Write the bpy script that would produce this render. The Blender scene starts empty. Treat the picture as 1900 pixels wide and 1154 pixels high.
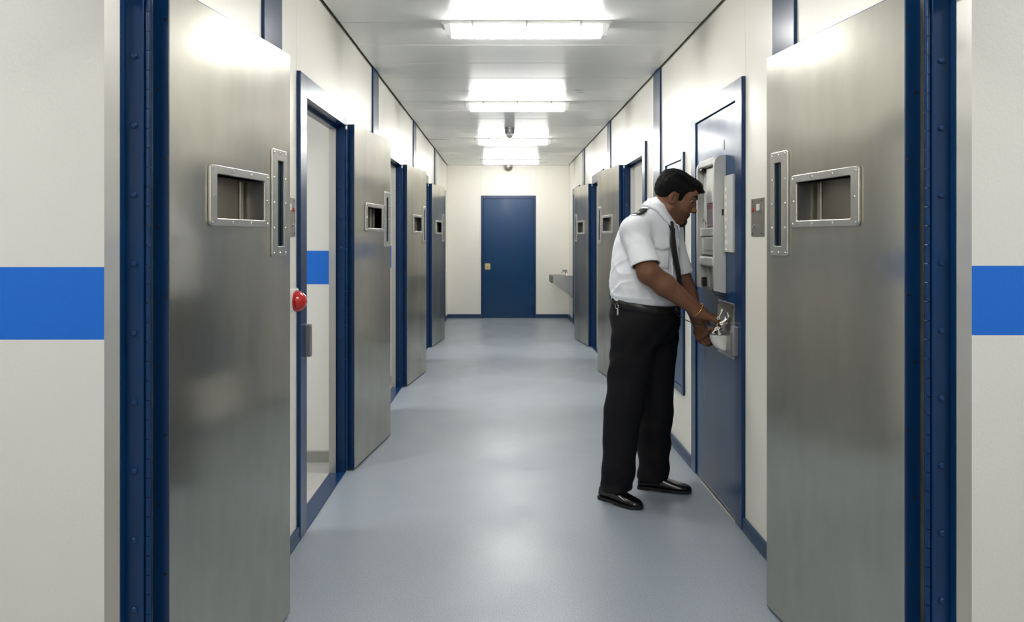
import bpy, bmesh, math, random
import numpy as np
from mathutils import Vector, Matrix

random.seed(7)
SC = bpy.context.scene
COL = SC.collection

# ---------------------------------------------------------------- camera, light, exposure
EYE = 1.41
FPX, CX, CY = 1450.0, 931.0, 439.0          # focal length and vanishing point, in pixels of the 1900 x 1154 frame
cam_data = bpy.data.cameras.new('camera')
cam = bpy.data.objects.new('camera', cam_data)
COL.objects.link(cam)
cam.location = (0, 0, EYE)
cam.rotation_euler = (math.pi / 2, 0, 0)
cam_data.sensor_width = 36.0
cam_data.lens = 36.0 * FPX / 1900.0
cam_data.shift_x = (950.0 - CX) / 1900.0
cam_data.shift_y = (CY - 577.0) / 1900.0
cam_data.clip_start = 0.05
SC.camera = cam

SC.view_settings.view_transform = 'Standard'
SC.view_settings.look = 'None'
SC.view_settings.gamma = 1.0
SC.view_settings.use_curve_mapping = False
SC.view_settings.exposure = 0.68
LAMP = 30.0            # radiance of the corridor fixtures' diffusers
CELL_W = 17.5          # watts of each cell's ceiling lamp

world = bpy.data.worlds.new('world')
SC.world = world
world.use_nodes = True
world.node_tree.nodes['Background'].inputs[0].default_value = (0.02, 0.02, 0.02, 1)

# ---------------------------------------------------------------- helpers
def lin(c):
    return tuple(((v / 255) / 12.92 if v / 255 <= 0.04045 else ((v / 255 + 0.055) / 1.055) ** 2.4) for v in c)

def mat(name, rgb, rough=0.5, metal=0.0, spec=0.5, bump=None, mottle=None, rmottle=None, coat=0.0, emit=None, stretch=(1, 1, 1), aniso=0.0):
    m = bpy.data.materials.new(name)
    m.use_nodes = True
    nt = m.node_tree
    b = nt.nodes['Principled BSDF']
    b.inputs['Base Color'].default_value = (*lin(rgb), 1)
    b.inputs['Roughness'].default_value = rough
    b.inputs['Metallic'].default_value = metal
    b.inputs['Specular IOR Level'].default_value = spec
    b.inputs['Coat Weight'].default_value = coat
    if aniso:
        b.inputs['Anisotropic'].default_value = aniso
    if emit:
        b.inputs['Emission Color'].default_value = (*emit[0], 1)
        b.inputs['Emission Strength'].default_value = emit[1]
    tc = nt.nodes.new('ShaderNodeTexCoord')
    mp = nt.nodes.new('ShaderNodeMapping')
    mp.inputs['Scale'].default_value = stretch
    nt.links.new(tc.outputs['Object'], mp.inputs['Vector'])
    def noise(scale, detail=3):
        n = nt.nodes.new('ShaderNodeTexNoise')
        n.inputs['Scale'].default_value = scale
        n.inputs['Detail'].default_value = detail
        nt.links.new(mp.outputs['Vector'], n.inputs['Vector'])
        return n
    if mottle:                                    # (scale, darker rgb, amount)
        n = noise(mottle[0])
        r = nt.nodes.new('ShaderNodeValToRGB')
        r.color_ramp.elements[0].position = 0.35
        r.color_ramp.elements[1].position = 0.65
        r.color_ramp.elements[0].color = (*lin(mottle[1]), 1)
        r.color_ramp.elements[1].color = (*lin(rgb), 1)
        nt.links.new(n.outputs['Fac'], r.inputs['Fac'])
        nt.links.new(r.outputs['Color'], b.inputs['Base Color'])
    if rmottle:                                   # (scale, low, high)
        n = noise(rmottle[0])
        r = nt.nodes.new('ShaderNodeMapRange')
        r.inputs['From Min'].default_value = 0.3
        r.inputs['From Max'].default_value = 0.7
        r.inputs['To Min'].default_value = rmottle[1]
        r.inputs['To Max'].default_value = rmottle[2]
        nt.links.new(n.outputs['Fac'], r.inputs['Value'])
        nt.links.new(r.outputs['Result'], b.inputs['Roughness'])
    if bump:                                      # [(scale, strength, distance), ...]
        prev = None
        for (s, st, di) in bump:
            n = noise(s, 0.0 if s < 5 else 2)
            bp = nt.nodes.new('ShaderNodeBump')
            bp.inputs['Strength'].default_value = st
            bp.inputs['Distance'].default_value = di
            nt.links.new(n.outputs['Fac'], bp.inputs['Height'])
            if prev:
                nt.links.new(prev.outputs['Normal'], bp.inputs['Normal'])
            prev = bp
        nt.links.new(prev.outputs['Normal'], b.inputs['Normal'])
    return m

M = {}
M['cream'] = mat('cream_panel', (239, 236, 225), 0.38, spec=0.4, rmottle=(3, 0.34, 0.44), bump=[(1.3, 0.06, 0.02)])
M['cream_far'] = mat('cream_paint', (239, 236, 226), 0.5, bump=[(220, 0.1, 0.001)])
M['ceiling'] = mat('ceiling_metal', (248, 248, 243), 0.30, spec=0.42, rmottle=(1.5, 0.27, 0.33), stretch=(0.4, 1.5, 1))
M['gap'] = mat('dark_gap', (92, 86, 62), 0.8)
M['steel'] = mat('stainless_sheet', (196, 193, 184), 0.27, metal=1.0, rmottle=(2.2, 0.30, 0.40))
M['steel_trim'] = mat('stainless_trim', (196, 195, 190), 0.36, metal=1.0, rmottle=(9, 0.3, 0.44), bump=[(300, 0.05, 0.0005)])
M['steel_dark'] = mat('stainless_recess', (150, 146, 136), 0.42, metal=1.0)
M['navy'] = mat('navy_gloss_paint', (8, 50, 94), 0.26, spec=0.35, mottle=(5, (9, 45, 84), 1), bump=[(18, 0.07, 0.004), (90, 0.05, 0.001)], stretch=(1, 1, 0.35))
M['navy_door'] = mat('navy_door_paint', (8, 58, 100), 0.22, spec=0.26, rmottle=(4, 0.18, 0.28), bump=[(14, 0.05, 0.004), (120, 0.05, 0.001)], stretch=(1, 1, 0.18))
M['screw'] = mat('dark_screw', (20, 26, 40), 0.4, metal=0.4)
M['glass'] = mat('dark_slot_glass', (10, 24, 22), 0.12, spec=0.3)
M['white_plastic'] = mat('white_plastic', (232, 231, 226), 0.35)
M['grey_metal'] = mat('grey_hatch_metal', (196, 197, 194), 0.42, spec=0.5, rmottle=(12, 0.35, 0.5))
M['grey_plate'] = mat('grey_switch_plate', (150, 147, 138), 0.36, metal=0.7, rmottle=(30, 0.3, 0.45))
M['strike'] = mat('grey_strike_metal', (150, 148, 152), 0.4, metal=0.6)
M['red'] = mat('red_plastic', (196, 26, 28), 0.16, spec=0.6, coat=0.5)
M['black'] = mat('black_plastic', (18, 18, 20), 0.4)
M['card_white'] = mat('white_card', (226, 226, 218), 0.6)
M['card_mauve'] = mat('mauve_card', (142, 122, 138), 0.35)
M['card_magenta'] = mat('magenta_band', (146, 46, 84), 0.4)
M['brass'] = mat('brass_plate', (196, 178, 128), 0.35, metal=0.6)
M['gold'] = mat('gold', (232, 178, 98), 0.2, metal=1.0)
M['chrome'] = mat('bright_metal', (226, 226, 222), 0.14, metal=1.0)
M['base_paint'] = mat('navy_skirting_vinyl', (20, 58, 92), 0.4, bump=[(60, 0.06, 0.001)])
M['diffuser'] = mat('lit_prismatic_diffuser', (240, 240, 238), 0.3, emit=((1.0, 0.985, 0.95), LAMP))
M['lamp_rim'] = mat('clear_lamp_rim', (212, 213, 212), 0.3, emit=((1.0, 0.985, 0.95), 0.16))
M['lamp_tray'] = mat('lamp_tray', (226, 226, 222), 0.45)
M['clip'] = mat('grey_clip', (128, 128, 126), 0.4)
M['cell_floor'] = mat('grey_cell_floor', (186, 186, 182), 0.5, mottle=(160, (170, 170, 168), 1))
M['cell_cove'] = mat('grey_cell_cove', (150, 150, 146), 0.5)

def two_lobe(m, rgb, rough, fac):
    nt = m.node_tree
    out = [n for n in nt.nodes if n.type == 'OUTPUT_MATERIAL'][0]
    g = nt.nodes.new('ShaderNodeBsdfAnisotropic')
    g.inputs['Color'].default_value = (*lin(rgb), 1)
    g.inputs['Roughness'].default_value = rough
    mx = nt.nodes.new('ShaderNodeMixShader')
    tc = [n for n in nt.nodes if n.type == 'TEX_COORD'][0]
    mp = nt.nodes.new('ShaderNodeMapping'); mp.inputs['Scale'].default_value = (1.0, 1.0, 0.45)
    nz = nt.nodes.new('ShaderNodeTexNoise'); nz.inputs['Scale'].default_value = 3.0; nz.inputs['Detail'].default_value = 6
    mr = nt.nodes.new('ShaderNodeMapRange')
    mr.inputs['From Min'].default_value = 0.3; mr.inputs['From Max'].default_value = 0.7
    mr.inputs['To Min'].default_value = fac - 0.10; mr.inputs['To Max'].default_value = fac + 0.10
    nt.links.new(tc.outputs['Object'], mp.inputs['Vector']); nt.links.new(mp.outputs['Vector'], nz.inputs['Vector'])
    nt.links.new(nz.outputs['Fac'], mr.inputs['Value']); nt.links.new(mr.outputs['Result'], mx.inputs[0])
    nt.links.new(nt.nodes['Principled BSDF'].outputs[0], mx.inputs[1])
    nt.links.new(g.outputs[0], mx.inputs[2])
    nt.links.new(mx.outputs[0], out.inputs['Surface'])
two_lobe(M['steel'], (196, 193, 184), 0.13, 0.5)

def banded():
    m = mat('white_orange_peel_with_blue_band', (226, 226, 221), 0.42, bump=[(110, 0.22, 0.003), (420, 0.1, 0.001)])
    nt = m.node_tree
    b = nt.nodes['Principled BSDF']
    g = nt.nodes.new('ShaderNodeNewGeometry')
    s = nt.nodes.new('ShaderNodeSeparateXYZ')
    nt.links.new(g.outputs['Position'], s.inputs[0])
    def cmp(op, v):
        n = nt.nodes.new('ShaderNodeMath'); n.operation = op; n.inputs[1].default_value = v
        nt.links.new(s.outputs['Z'], n.inputs[0]); return n
    lo, hi = cmp('GREATER_THAN', 1.112), cmp('LESS_THAN', 1.322)
    mu = nt.nodes.new('ShaderNodeMath'); mu.operation = 'MULTIPLY'
    nt.links.new(lo.outputs[0], mu.inputs[0]); nt.links.new(hi.outputs[0], mu.inputs[1])
    mx = nt.nodes.new('ShaderNodeMix'); mx.data_type = 'RGBA'
    mx.inputs['A'].default_value = (*lin((226, 226, 221)), 1)
    mx.inputs['B'].default_value = (*lin((8, 108, 214)), 1)
    nt.links.new(mu.outputs[0], mx.inputs['Factor'])
    nt.links.new(mx.outputs['Result'], b.inputs['Base Color'])
    return m
M['cell_wall'] = banded()

def floor_mat():
    m = mat('blue_grey_vinyl', (136, 149, 162), 0.36, spec=0.5, bump=[(350, 0.10, 0.001), (2.2, 0.06, 0.02)])
    nt = m.node_tree
    b = nt.nodes['Principled BSDF']
    tc = [n for n in nt.nodes if n.type == 'TEX_COORD'][0]
    def noise(sc, det):
        n = nt.nodes.new('ShaderNodeTexNoise'); n.inputs['Scale'].default_value = sc; n.inputs['Detail'].default_value = det
        nt.links.new(tc.outputs['Object'], n.inputs['Vector']); return n
    n1, n2 = noise(190, 4), noise(1.6, 3)
    r = nt.nodes.new('ShaderNodeValToRGB')
    e = r.color_ramp.elements
    e[0].position, e[1].position = 0.3, 0.7
    e[0].color = (*lin((120, 131, 143)), 1)
    e[1].color = (*lin((162, 171, 179)), 1)
    nt.links.new(n1.outputs['Fac'], r.inputs['Fac'])
    nt.links.new(r.outputs['Color'], b.inputs['Base Color'])
    mr = nt.nodes.new('ShaderNodeMapRange')
    mr.inputs['From Min'].default_value = 0.35; mr.inputs['From Max'].default_value = 0.65
    mr.inputs['To Min'].default_value = 0.30; mr.inputs['To Max'].default_value = 0.42
    nt.links.new(n2.outputs['Fac'], mr.inputs['Value'])
    nt.links.new(mr.outputs['Result'], b.inputs['Roughness'])
    return m
M['floor'] = floor_mat()

class MB:
    """collects boxes, tubes and plates and links them as ONE mesh object"""
    def __init__(self):
        self.bm = bmesh.new()
    def box(self, x0, x1, y0, y1, z0, z1, bev=0.0, seg=1):
        x0, x1 = min(x0, x1), max(x0, x1); y0, y1 = min(y0, y1), max(y0, y1); z0, z1 = min(z0, z1), max(z0, z1)
        r = bmesh.ops.create_cube(self.bm, size=1.0)
        vs = r['verts']
        for v in vs:
            v.co = Vector(((x0 + x1) / 2 + v.co.x * (x1 - x0), (y0 + y1) / 2 + v.co.y * (y1 - y0), (z0 + z1) / 2 + v.co.z * (z1 - z0)))
        if bev:
            es = list({e for v in vs for e in v.link_edges})
            bmesh.ops.bevel(self.bm, geom=es, offset=min(bev, 0.45 * min(x1 - x0, y1 - y0, z1 - z0)), segments=seg, profile=0.5, affect='EDGES')
        return self
    def tube(self, a, b, ra, rb=None, n=12):
        a, b = Vector(a), Vector(b)
        rb = ra if rb is None else rb
        d = (b - a)
        q = d.to_track_quat('Z', 'Y').to_matrix()
        rings = []
        for (c, r) in ((a, ra), (b, rb)):
            rings.append([self.bm.verts.new(c + q @ Vector((r * math.cos(2 * math.pi * i / n), r * math.sin(2 * math.pi * i / n), 0))) for i in range(n)])
        for i in range(n):
            self.bm.faces.new((rings[0][i], rings[0][(i + 1) % n], rings[1][(i + 1) % n], rings[1][i]))
        self.bm.faces.new(rings[0][::-1]); self.bm.faces.new(rings[1])
        return self
    def lathe(self, origin, axis, prof, n=20):
        """prof: [(radius, height along axis)]"""
        o = Vector(origin); q = Vector(axis).to_track_quat('Z', 'Y').to_matrix()
        rings = []
        for (r, h) in prof:
            if r < 1e-5:
                rings.append([self.bm.verts.new(o + q @ Vector((0, 0, h)))])
            else:
                rings.append([self.bm.verts.new(o + q @ Vector((r * math.cos(2 * math.pi * i / n), r * math.sin(2 * math.pi * i / n), h))) for i in range(n)])
        for A, B in zip(rings, rings[1:]):
            for i in range(n):
                j = (i + 1) % n
                if len(A) == 1 and len(B) == 1: continue
                if len(A) == 1: self.bm.faces.new((A[0], B[j], B[i]))
                elif len(B) == 1: self.bm.faces.new((A[i], A[j], B[0]))
                else: self.bm.faces.new((A[i], A[j], B[j], B[i]))
        if len(rings[0]) > 1: self.bm.faces.new(rings[0][::-1])
        if len(rings[-1]) > 1: self.bm.faces.new(rings[-1])
        return self
    def path(self, pts, r, n=8):
        pts = [Vector(p) for p in pts]
        rings = []
        for i, p in enumerate(pts):
            d = pts[min(i + 1, len(pts) - 1)] - pts[max(i - 1, 0)]
            q = d.to_track_quat('Z', 'Y').to_matrix()
            rr = r[i] if isinstance(r, (list, tuple)) else r
            rings.append([self.bm.verts.new(p + q @ Vector((rr * math.cos(2 * math.pi * k / n), rr * math.sin(2 * math.pi * k / n), 0))) for k in range(n)])
        for A, B in zip(rings, rings[1:]):
            best = min(range(n), key=lambda s: (A[0].co - B[s].co).length)
            for k in range(n):
                self.bm.faces.new((A[k], A[(k + 1) % n], B[(k + 1 + best) % n], B[(k + best) % n]))
        self.bm.faces.new(rings[0][::-1]); self.bm.faces.new(rings[-1])
        return self
    def prism(self, pts, vec):
        """closed outline pts extruded by vec"""
        vec = Vector(vec)
        A = [self.bm.verts.new(Vector(p)) for p in pts]
        B = [self.bm.verts.new(Vector(p) + vec) for p in pts]
        n = len(A)
        self.bm.faces.new(A[::-1]); self.bm.faces.new(B)
        for i in range(n):
            self.bm.faces.new((A[i], A[(i + 1) % n], B[(i + 1) % n], B[i]))
        return self
    def slab(self, xs, zs, holes, y0, y1):
        """plate in the xz plane with rectangular holes given as grid cells (i, k)"""
        V = {}
        def v(i, k, s):
            key = (i, k, s)
            if key not in V: V[key] = self.bm.verts.new((xs[i], (y0, y1)[s], zs[k]))
            return V[key]
        nx, nz = len(xs) - 1, len(zs) - 1
        solid = lambda i, k: 0 <= i < nx and 0 <= k < nz and (i, k) not in holes
        for i in range(nx):
            for k in range(nz):
                if not solid(i, k): continue
                self.bm.faces.new((v(i, k, 0), v(i + 1, k, 0), v(i + 1, k + 1, 0), v(i, k + 1, 0)))
                self.bm.faces.new((v(i, k, 1), v(i, k + 1, 1), v(i + 1, k + 1, 1), v(i + 1, k, 1)))
                for (di, dk, c0, c1) in ((-1, 0, (i, k), (i, k + 1)), (1, 0, (i + 1, k), (i + 1, k + 1)), (0, -1, (i, k), (i + 1, k)), (0, 1, (i, k + 1), (i + 1, k + 1))):
                    if not solid(i + di, k + dk):
                        self.bm.faces.new((v(*c0, 0), v(*c1, 0), v(*c1, 1), v(*c0, 1)))
        return self
    def ring(self, x0, x1, z0, z1, ix0, ix1, iz0, iz1, y0, y1, r=0.012, ri=0.004):
        """rectangular frame with rounded corners, thickness y0..y1"""
        def loop(a, b, c, d, rad):
            out = []
            for (cx, cz, st) in ((b - rad, d - rad, 0), (a + rad, d - rad, 90), (a + rad, c + rad, 180), (b - rad, c + rad, 270)):
                for t in (0, 30, 60, 90):
                    an = math.radians(st + t)
                    out.append((cx + rad * math.cos(an), cz + rad * math.sin(an)))
            return out
        O, I = loop(x0, x1, z0, z1, r), loop(ix0, ix1, iz0, iz1, ri)
        n = len(O)
        L = [[self.bm.verts.new((p[0], y, p[1])) for p in lp] for lp in (O, I) for y in (y0, y1)]
        for i in range(n):
            j = (i + 1) % n
            self.bm.faces.new((L[0][i], L[0][j], L[2][j], L[2][i]))
            self.bm.faces.new((L[1][i], L[3][i], L[3][j], L[1][j]))
            self.bm.faces.new((L[0][i], L[1][i], L[1][j], L[0][j]))
            self.bm.faces.new((L[2][i], L[2][j], L[3][j], L[3][i]))
        return self
    def build(self, name, material, parent=None, smooth=None, offset=None):
        bmesh.ops.recalc_face_normals(self.bm, faces=self.bm.faces)
        if offset is not None:
            bmesh.ops.translate(self.bm, verts=self.bm.verts, vec=-Vector(offset))
        me = bpy.data.meshes.new(name)
        self.bm.to_mesh(me); self.bm.free()
        return link(name, me, material, parent, smooth)

def link(name, me, material, parent=None, smooth=None):
    if material is not None and not me.materials:
        me.materials.append(material)
    if smooth:
        for p in me.polygons: p.use_smooth = True
        if smooth is not True:
            me.set_sharp_from_angle(angle=math.radians(smooth))
    o = bpy.data.objects.new(name, me)
    COL.objects.link(o)
    if parent is not None: o.parent = parent
    return o

def tag(o, label=None, cat=None, group=None, kind=None):
    for k, v in (('label', label), ('category', cat), ('group', group), ('kind', kind)):
        if v: o[k] = v
    return o

def empty(name, loc=(0, 0, 0), rz=0.0):
    o = bpy.data.objects.new(name, None)
    o.empty_display_size = 0.05
    COL.objects.link(o)
    o.location = loc; o.rotation_euler = (0, 0, rz)
    return o

def copy_tree(o, parent=None):
    c = o.copy(); COL.objects.link(c)
    if parent is not None: c.parent = parent
    for ch in list(o.children): copy_tree(ch, c)
    return c

# ---------------------------------------------------------------- measurements (metres)
XL, XR = -0.95, 1.167           # corridor wall faces
YN, YF = -5.0, 13.54            # behind the viewpoint .. end wall
ZC = 2.643                      # ceiling
PITCH = 2.62
THK = 0.075                     # corridor wall thickness
HL = [2.075 + 2.625 * k for k in range(4)]      # hinge lines, left doors
HR = [2.125, None, 7.36, 9.97]                  # hinge lines, right doors (second is the closed one)
FH, OH = 2.18, 2.072            # frame top, opening top

# ---------------------------------------------------------------- the setting
def sx(side, n):                      # n metres out of the wall into the corridor
    return XL + n if side == 'left' else XR - n

fl = MB().box(-3.6, 3.9, YN - 0.2, YF + 0.3, -0.12, 0.0)
tag(fl.build('floor', M['floor']), 'blue-grey speckled vinyl corridor floor with soft sheen', kind='structure')

# ceiling: metal planks running across the corridor
ceil = MB().box(-3.6, 3.9, YN - 0.2, YF + 0.3, ZC + 0.02, ZC + 0.10).build('ceiling', M['gap'])
tag(ceil, 'white metal plank ceiling of the corridor', kind='structure')
y = 4.503 - 18 * 0.524
while y < YF - 0.01:
    y1 = min(y + 0.524, YF - 0.004)
    MB().box(XL + 0.014, XR - 0.014, y + 0.003, y1 - 0.003, ZC, ZC + 0.022, 0.008, 2).build('ceiling_panel', M['ceiling'], ceil)
    y += 0.524

POSTS = [3.09 + PITCH * k for k in range(-3, 4)]
FRAMES = {
    'left': [(HL[k] - 1.08, HL[k], True) for k in range(4)] + [(11.95, 13.0, False)],
    'right': [(HR[0] - 1.08, HR[0], True), (3.744, 4.746, False), (HR[2] - 1.08, HR[2], True), (HR[3] - 1.08, HR[3], True), (11.62, 12.70, False)],
}
WALL = {}
for side in ('left', 'right'):
    core = MB()
    edges = [YN]
    for (a, b, op) in FRAMES[side]:
        edges += [a + 0.005, b - 0.001]
    edges.append(YF)
    for i in range(0, len(edges), 2):
        core.box(sx(side, -0.008), sx(side, -THK), edges[i], edges[i + 1], 0, ZC + 0.02)
    for (a, b, op) in FRAMES[side]:
        core.box(sx(side, -0.008), sx(side, -THK), a + 0.005, b - 0.001, FH - 0.005, ZC + 0.02)
    w = core.build('wall_' + side, M['cream'])
    tag(w, 'cream panelled %s wall of the corridor with navy posts' % side, kind='structure')
    WALL[side] = w
    spans = [(p, p + 0.25, 'post') for p in POSTS] + [(a, b, 'frame') for (a, b, _) in FRAMES[side]]
    spans.sort()
    cur = YN
    def panel(y0, y1, z0, z1):
        if y1 - y0 > 0.01:
            MB().box(sx(side, 0), sx(side, -0.0085), y0 + 0.0012, y1 - 0.0012, z0, z1, 0.0015).build('wall_panel', M['cream'], w)
    for (a, b, kind) in spans:
        panel(cur, a, 0.0, ZC)
        if kind == 'post':
            MB().box(sx(side, 0.012), sx(side, -0.0085), a, b, 0, ZC, 0.002).build('post', M['navy'], w)
        else:
            panel(a, b, FH + 0.001, ZC)
        cur = b
    panel(cur, YF, 0.0, ZC)
    # skirting, between frames
    sk = MB()
    cuts = [YN] + [v for (a, b, _) in FRAMES[side] for v in (a, b)] + [YF]
    for i in range(0, len(cuts), 2):
        y0, y1 = cuts[i], cuts[i + 1]
        for (d, z0, z1) in ((0.014, 0.0, 0.066), (0.017, 0.0, 0.02)):
            sk.box(sx(side, 0.0), sx(side, d), y0 + 0.001, y1 - 0.001, z0, z1, 0.003)
    tag(sk.build('baseboard_' + side, M['base_paint']), 'low navy skirting along the %s wall' % side, kind='structure')

def door_frame(side, a, b, is_open, fine):
    m = MB()
    S = lambda n: sx(side, n)
    if is_open:
        m.box(S(0.018), S(-0.062), a, a + 0.12, 0, FH, 0.003)                 # jamb on the lock side
        m.box(S(0.018), S(-0.062), a + 0.115, b, OH, FH, 0.003)               # head
        m.box(S(0.012), S(-0.036), b - 0.030, b - 0.002, 0, OH + 0.003, 0.002)  # hinge plate
        m.box(S(-0.0355), S(-THK), b - 0.054, b - 0.001, 0, OH + 0.003, 0.001)  # door stop
        m.box(S(-0.0345), S(-THK), a + 0.115, b - 0.04, OH - 0.022, OH + 0.002, 0.001)
        m.box(S(0.016), S(-THK), a + 0.11, b - 0.02, 0.0, 0.006, 0.002)        # threshold
        f = m.build('door_frame', M['navy'], WALL[side])
        MB().box(S(-0.037), S(-THK - 0.002), b - 0.0562, b - 0.0540, 0.006, OH - 0.02).build('jamb_lining', M['steel_trim'], f)
        MB().box(S(-0.060), S(-THK - 0.002), a + 0.12, a + 0.1225, 0.006, OH - 0.02).build('jamb_lining', M['steel_trim'], f)
        bolt_me = None
        z = 1.882 + 0.181
        while z > 0.05:
            if bolt_me is None:
                o = MB().lathe((0, 0, 0), (0, -1, 0), [(0.0085, 0.0), (0.0085, 0.004), (0.006, 0.0065), (0, 0.007)], 10).build('bolt', M['navy'], f, 40)
                bolt_me = o.data
            else:
                o = link('bolt', bolt_me, None, f)
            o.location = (S(-0.0115), b - 0.030, z)
            z -= 0.181
        kx = S(0.0195)
        if fine:
            km = None; z = 0.012
            while z < OH - 0.03:
                if km is None:
                    o = MB().tube((0, 0, 0), (0, 0, 0.0495), 0.0078, n=12).build('hinge_knuckle', M['navy'], f, 40); km = o.data
                else:
                    o = link('hinge_knuckle', km, None, f)
                o.location = (kx, b - 0.018, z); z += 0.051
        else:
            MB().tube((kx, b - 0.018, 0.012), (kx, b - 0.018, OH - 0.02), 0.0078, n=12).build('hinge', M['navy'], f, 40)
    else:
        m.box(S(0.018), S(-0.06), a, a + 0.105, 0, FH, 0.003)
        m.box(S(0.018), S(-0.06), b - 0.105, b, 0, FH, 0.003)
        m.box(S(0.018), S(-0.06), a + 0.10, b - 0.10, OH + 0.008, FH, 0.003)
        m.box(S(-0.052), S(-0.062), a + 0.10, b - 0.10, 0.002, OH + 0.02)       # stop behind the closed leaf
        f = m.build('door_frame', M['navy'], WALL[side])
        MB().box(S(0.02), S(-0.02), a + 0.105, b - 0.105, 0.0, 0.005, 0.001).build('threshold_strip', M['steel_trim'], f)
    return f
FR = {}
for side in ('left', 'right'):
    for i, (a, b, op) in enumerate(FRAMES[side]):
        FR[(side, i)] = door_frame(side, a, b, op, i == 0 or (side == 'left' and i == 1))
# grey strike boxes on the lock side of the frames
for (side, i) in (('left', 0), ('left', 1), ('left', 2), ('left', 3), ('right', 0), ('right', 2), ('right', 3)):
    a = FRAMES[side][i][0]
    MB().box(sx(side, 0.042), sx(side, -0.01), a + 0.095, a + 0.1255, 0.838, 0.992, 0.004, 2).build('strike_box', M['strike'], FR[(side, i)])

# end wall and the wall behind the viewpoint
ew = MB().box(XL - THK, -0.357, YF + 0.008, YF + 0.12, 0, ZC + 0.02).box(0.590, XR + THK, YF + 0.008, YF + 0.12, 0, ZC + 0.02).box(-0.357, 0.590, YF + 0.008, YF + 0.12, 2.118, ZC + 0.02).build('wall_far', M['cream_far'])
tag(ew, 'cream end wall of the corridor around the navy door', kind='structure')
for (x0, x1, z0) in ((XL, -0.357, 0), (-0.357, 0.590, 2.120), (0.590, XR, 0)):
    MB().box(x0 + 0.001, x1 - 0.001, YF, YF + 0.009, z0, ZC, 0.0015).build('wall_panel', M['cream_far'], ew)
bb = MB()
for (x0, x1) in ((XL + 0.017, -0.36), (0.593, XR - 0.017)):
    bb.box(x0, x1, YF - 0.014, YF - 0.0002, 0, 0.066, 0.003).box(x0, x1, YF - 0.017, YF - 0.0002, 0, 0.02, 0.003)
tag(bb.build('baseboard_far', M['base_paint']), 'navy skirting on the end wall', kind='structure')
tag(MB().box(XL - THK, XR + THK, YN - 0.12, YN, 0, ZC + 0.02).build('wall_near', M['cream_far']), 'plain wall closing the corridor behind the viewpoint', kind='structure')

# cells behind the corridor walls: partitions face the corridor openings
def cells(side, hs, off):
    sgn = -1 if side == 'left' else 1
    xin = sx(side, -THK)
    xout = xin + sgn * 2.3
    bw = MB().box(xout, xout + sgn * 0.1, -0.7, YF + 0.1, 0, ZC).build('wall_%s_cells' % side, M['cell_wall'])
    tag(bw, 'white cell back wall with a blue band, %s side' % side, kind='structure')
    ys = [hs[0] + off - PITCH] + [hs[0] + off + PITCH * k for k in range(5)]
    for k, yy in enumerate(ys):
        p = MB().box(xin - sgn * 0.0, xout, yy, yy + 0.1, 0, ZC)
        w = p.build('wall_%s_partition' % side, M['cell_wall'])
        tag(w, 'white textured cell partition with a painted blue band', kind='structure')
        MB().box(xin + sgn * 0.002, xout, yy - 0.012, yy - 0.0003, 0, 0.075, 0.004).build('cove', M['cell_cove'], w)
    # pale floor and lamp of each cell
    for k in range(len(ys) - 1):
        y0, y1 = ys[k] + 0.1, ys[k + 1]
        tag(MB().box(xin + sgn * 0.001, xout - sgn * 0.001, y0 + 0.001, y1 - 0.013, 0.0, 0.004).build('floor_%s_cell' % side, M['cell_floor']), 'pale grey cell floor', kind='structure')
        tag(MB().box(xin + sgn * 0.001, xout - sgn * 0.001, y0 + 0.001, y1 - 0.001, ZC, ZC + 0.02).build('ceiling_%s_cell' % side, M['white_plastic']), 'white cell ceiling', kind='structure')
        if k == 1 and side == 'right': continue
        if k == 4: continue
        ld = bpy.data.lights.new('cell_lamp', 'AREA')
        ld.shape = 'RECTANGLE'; ld.size = 0.5; ld.size_y = 0.5; ld.energy = CELL_W
        ld.color = (1.0, 0.985, 0.955)
        lo = bpy.data.objects.new('cell_lamp', ld); COL.objects.link(lo)
        lo.location = (xin + sgn * 1.1, (y0 + y1) / 2, ZC - 0.06)
cells('left', HL, 0.185)
cells('right', [HR[0]], 0.235)

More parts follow.
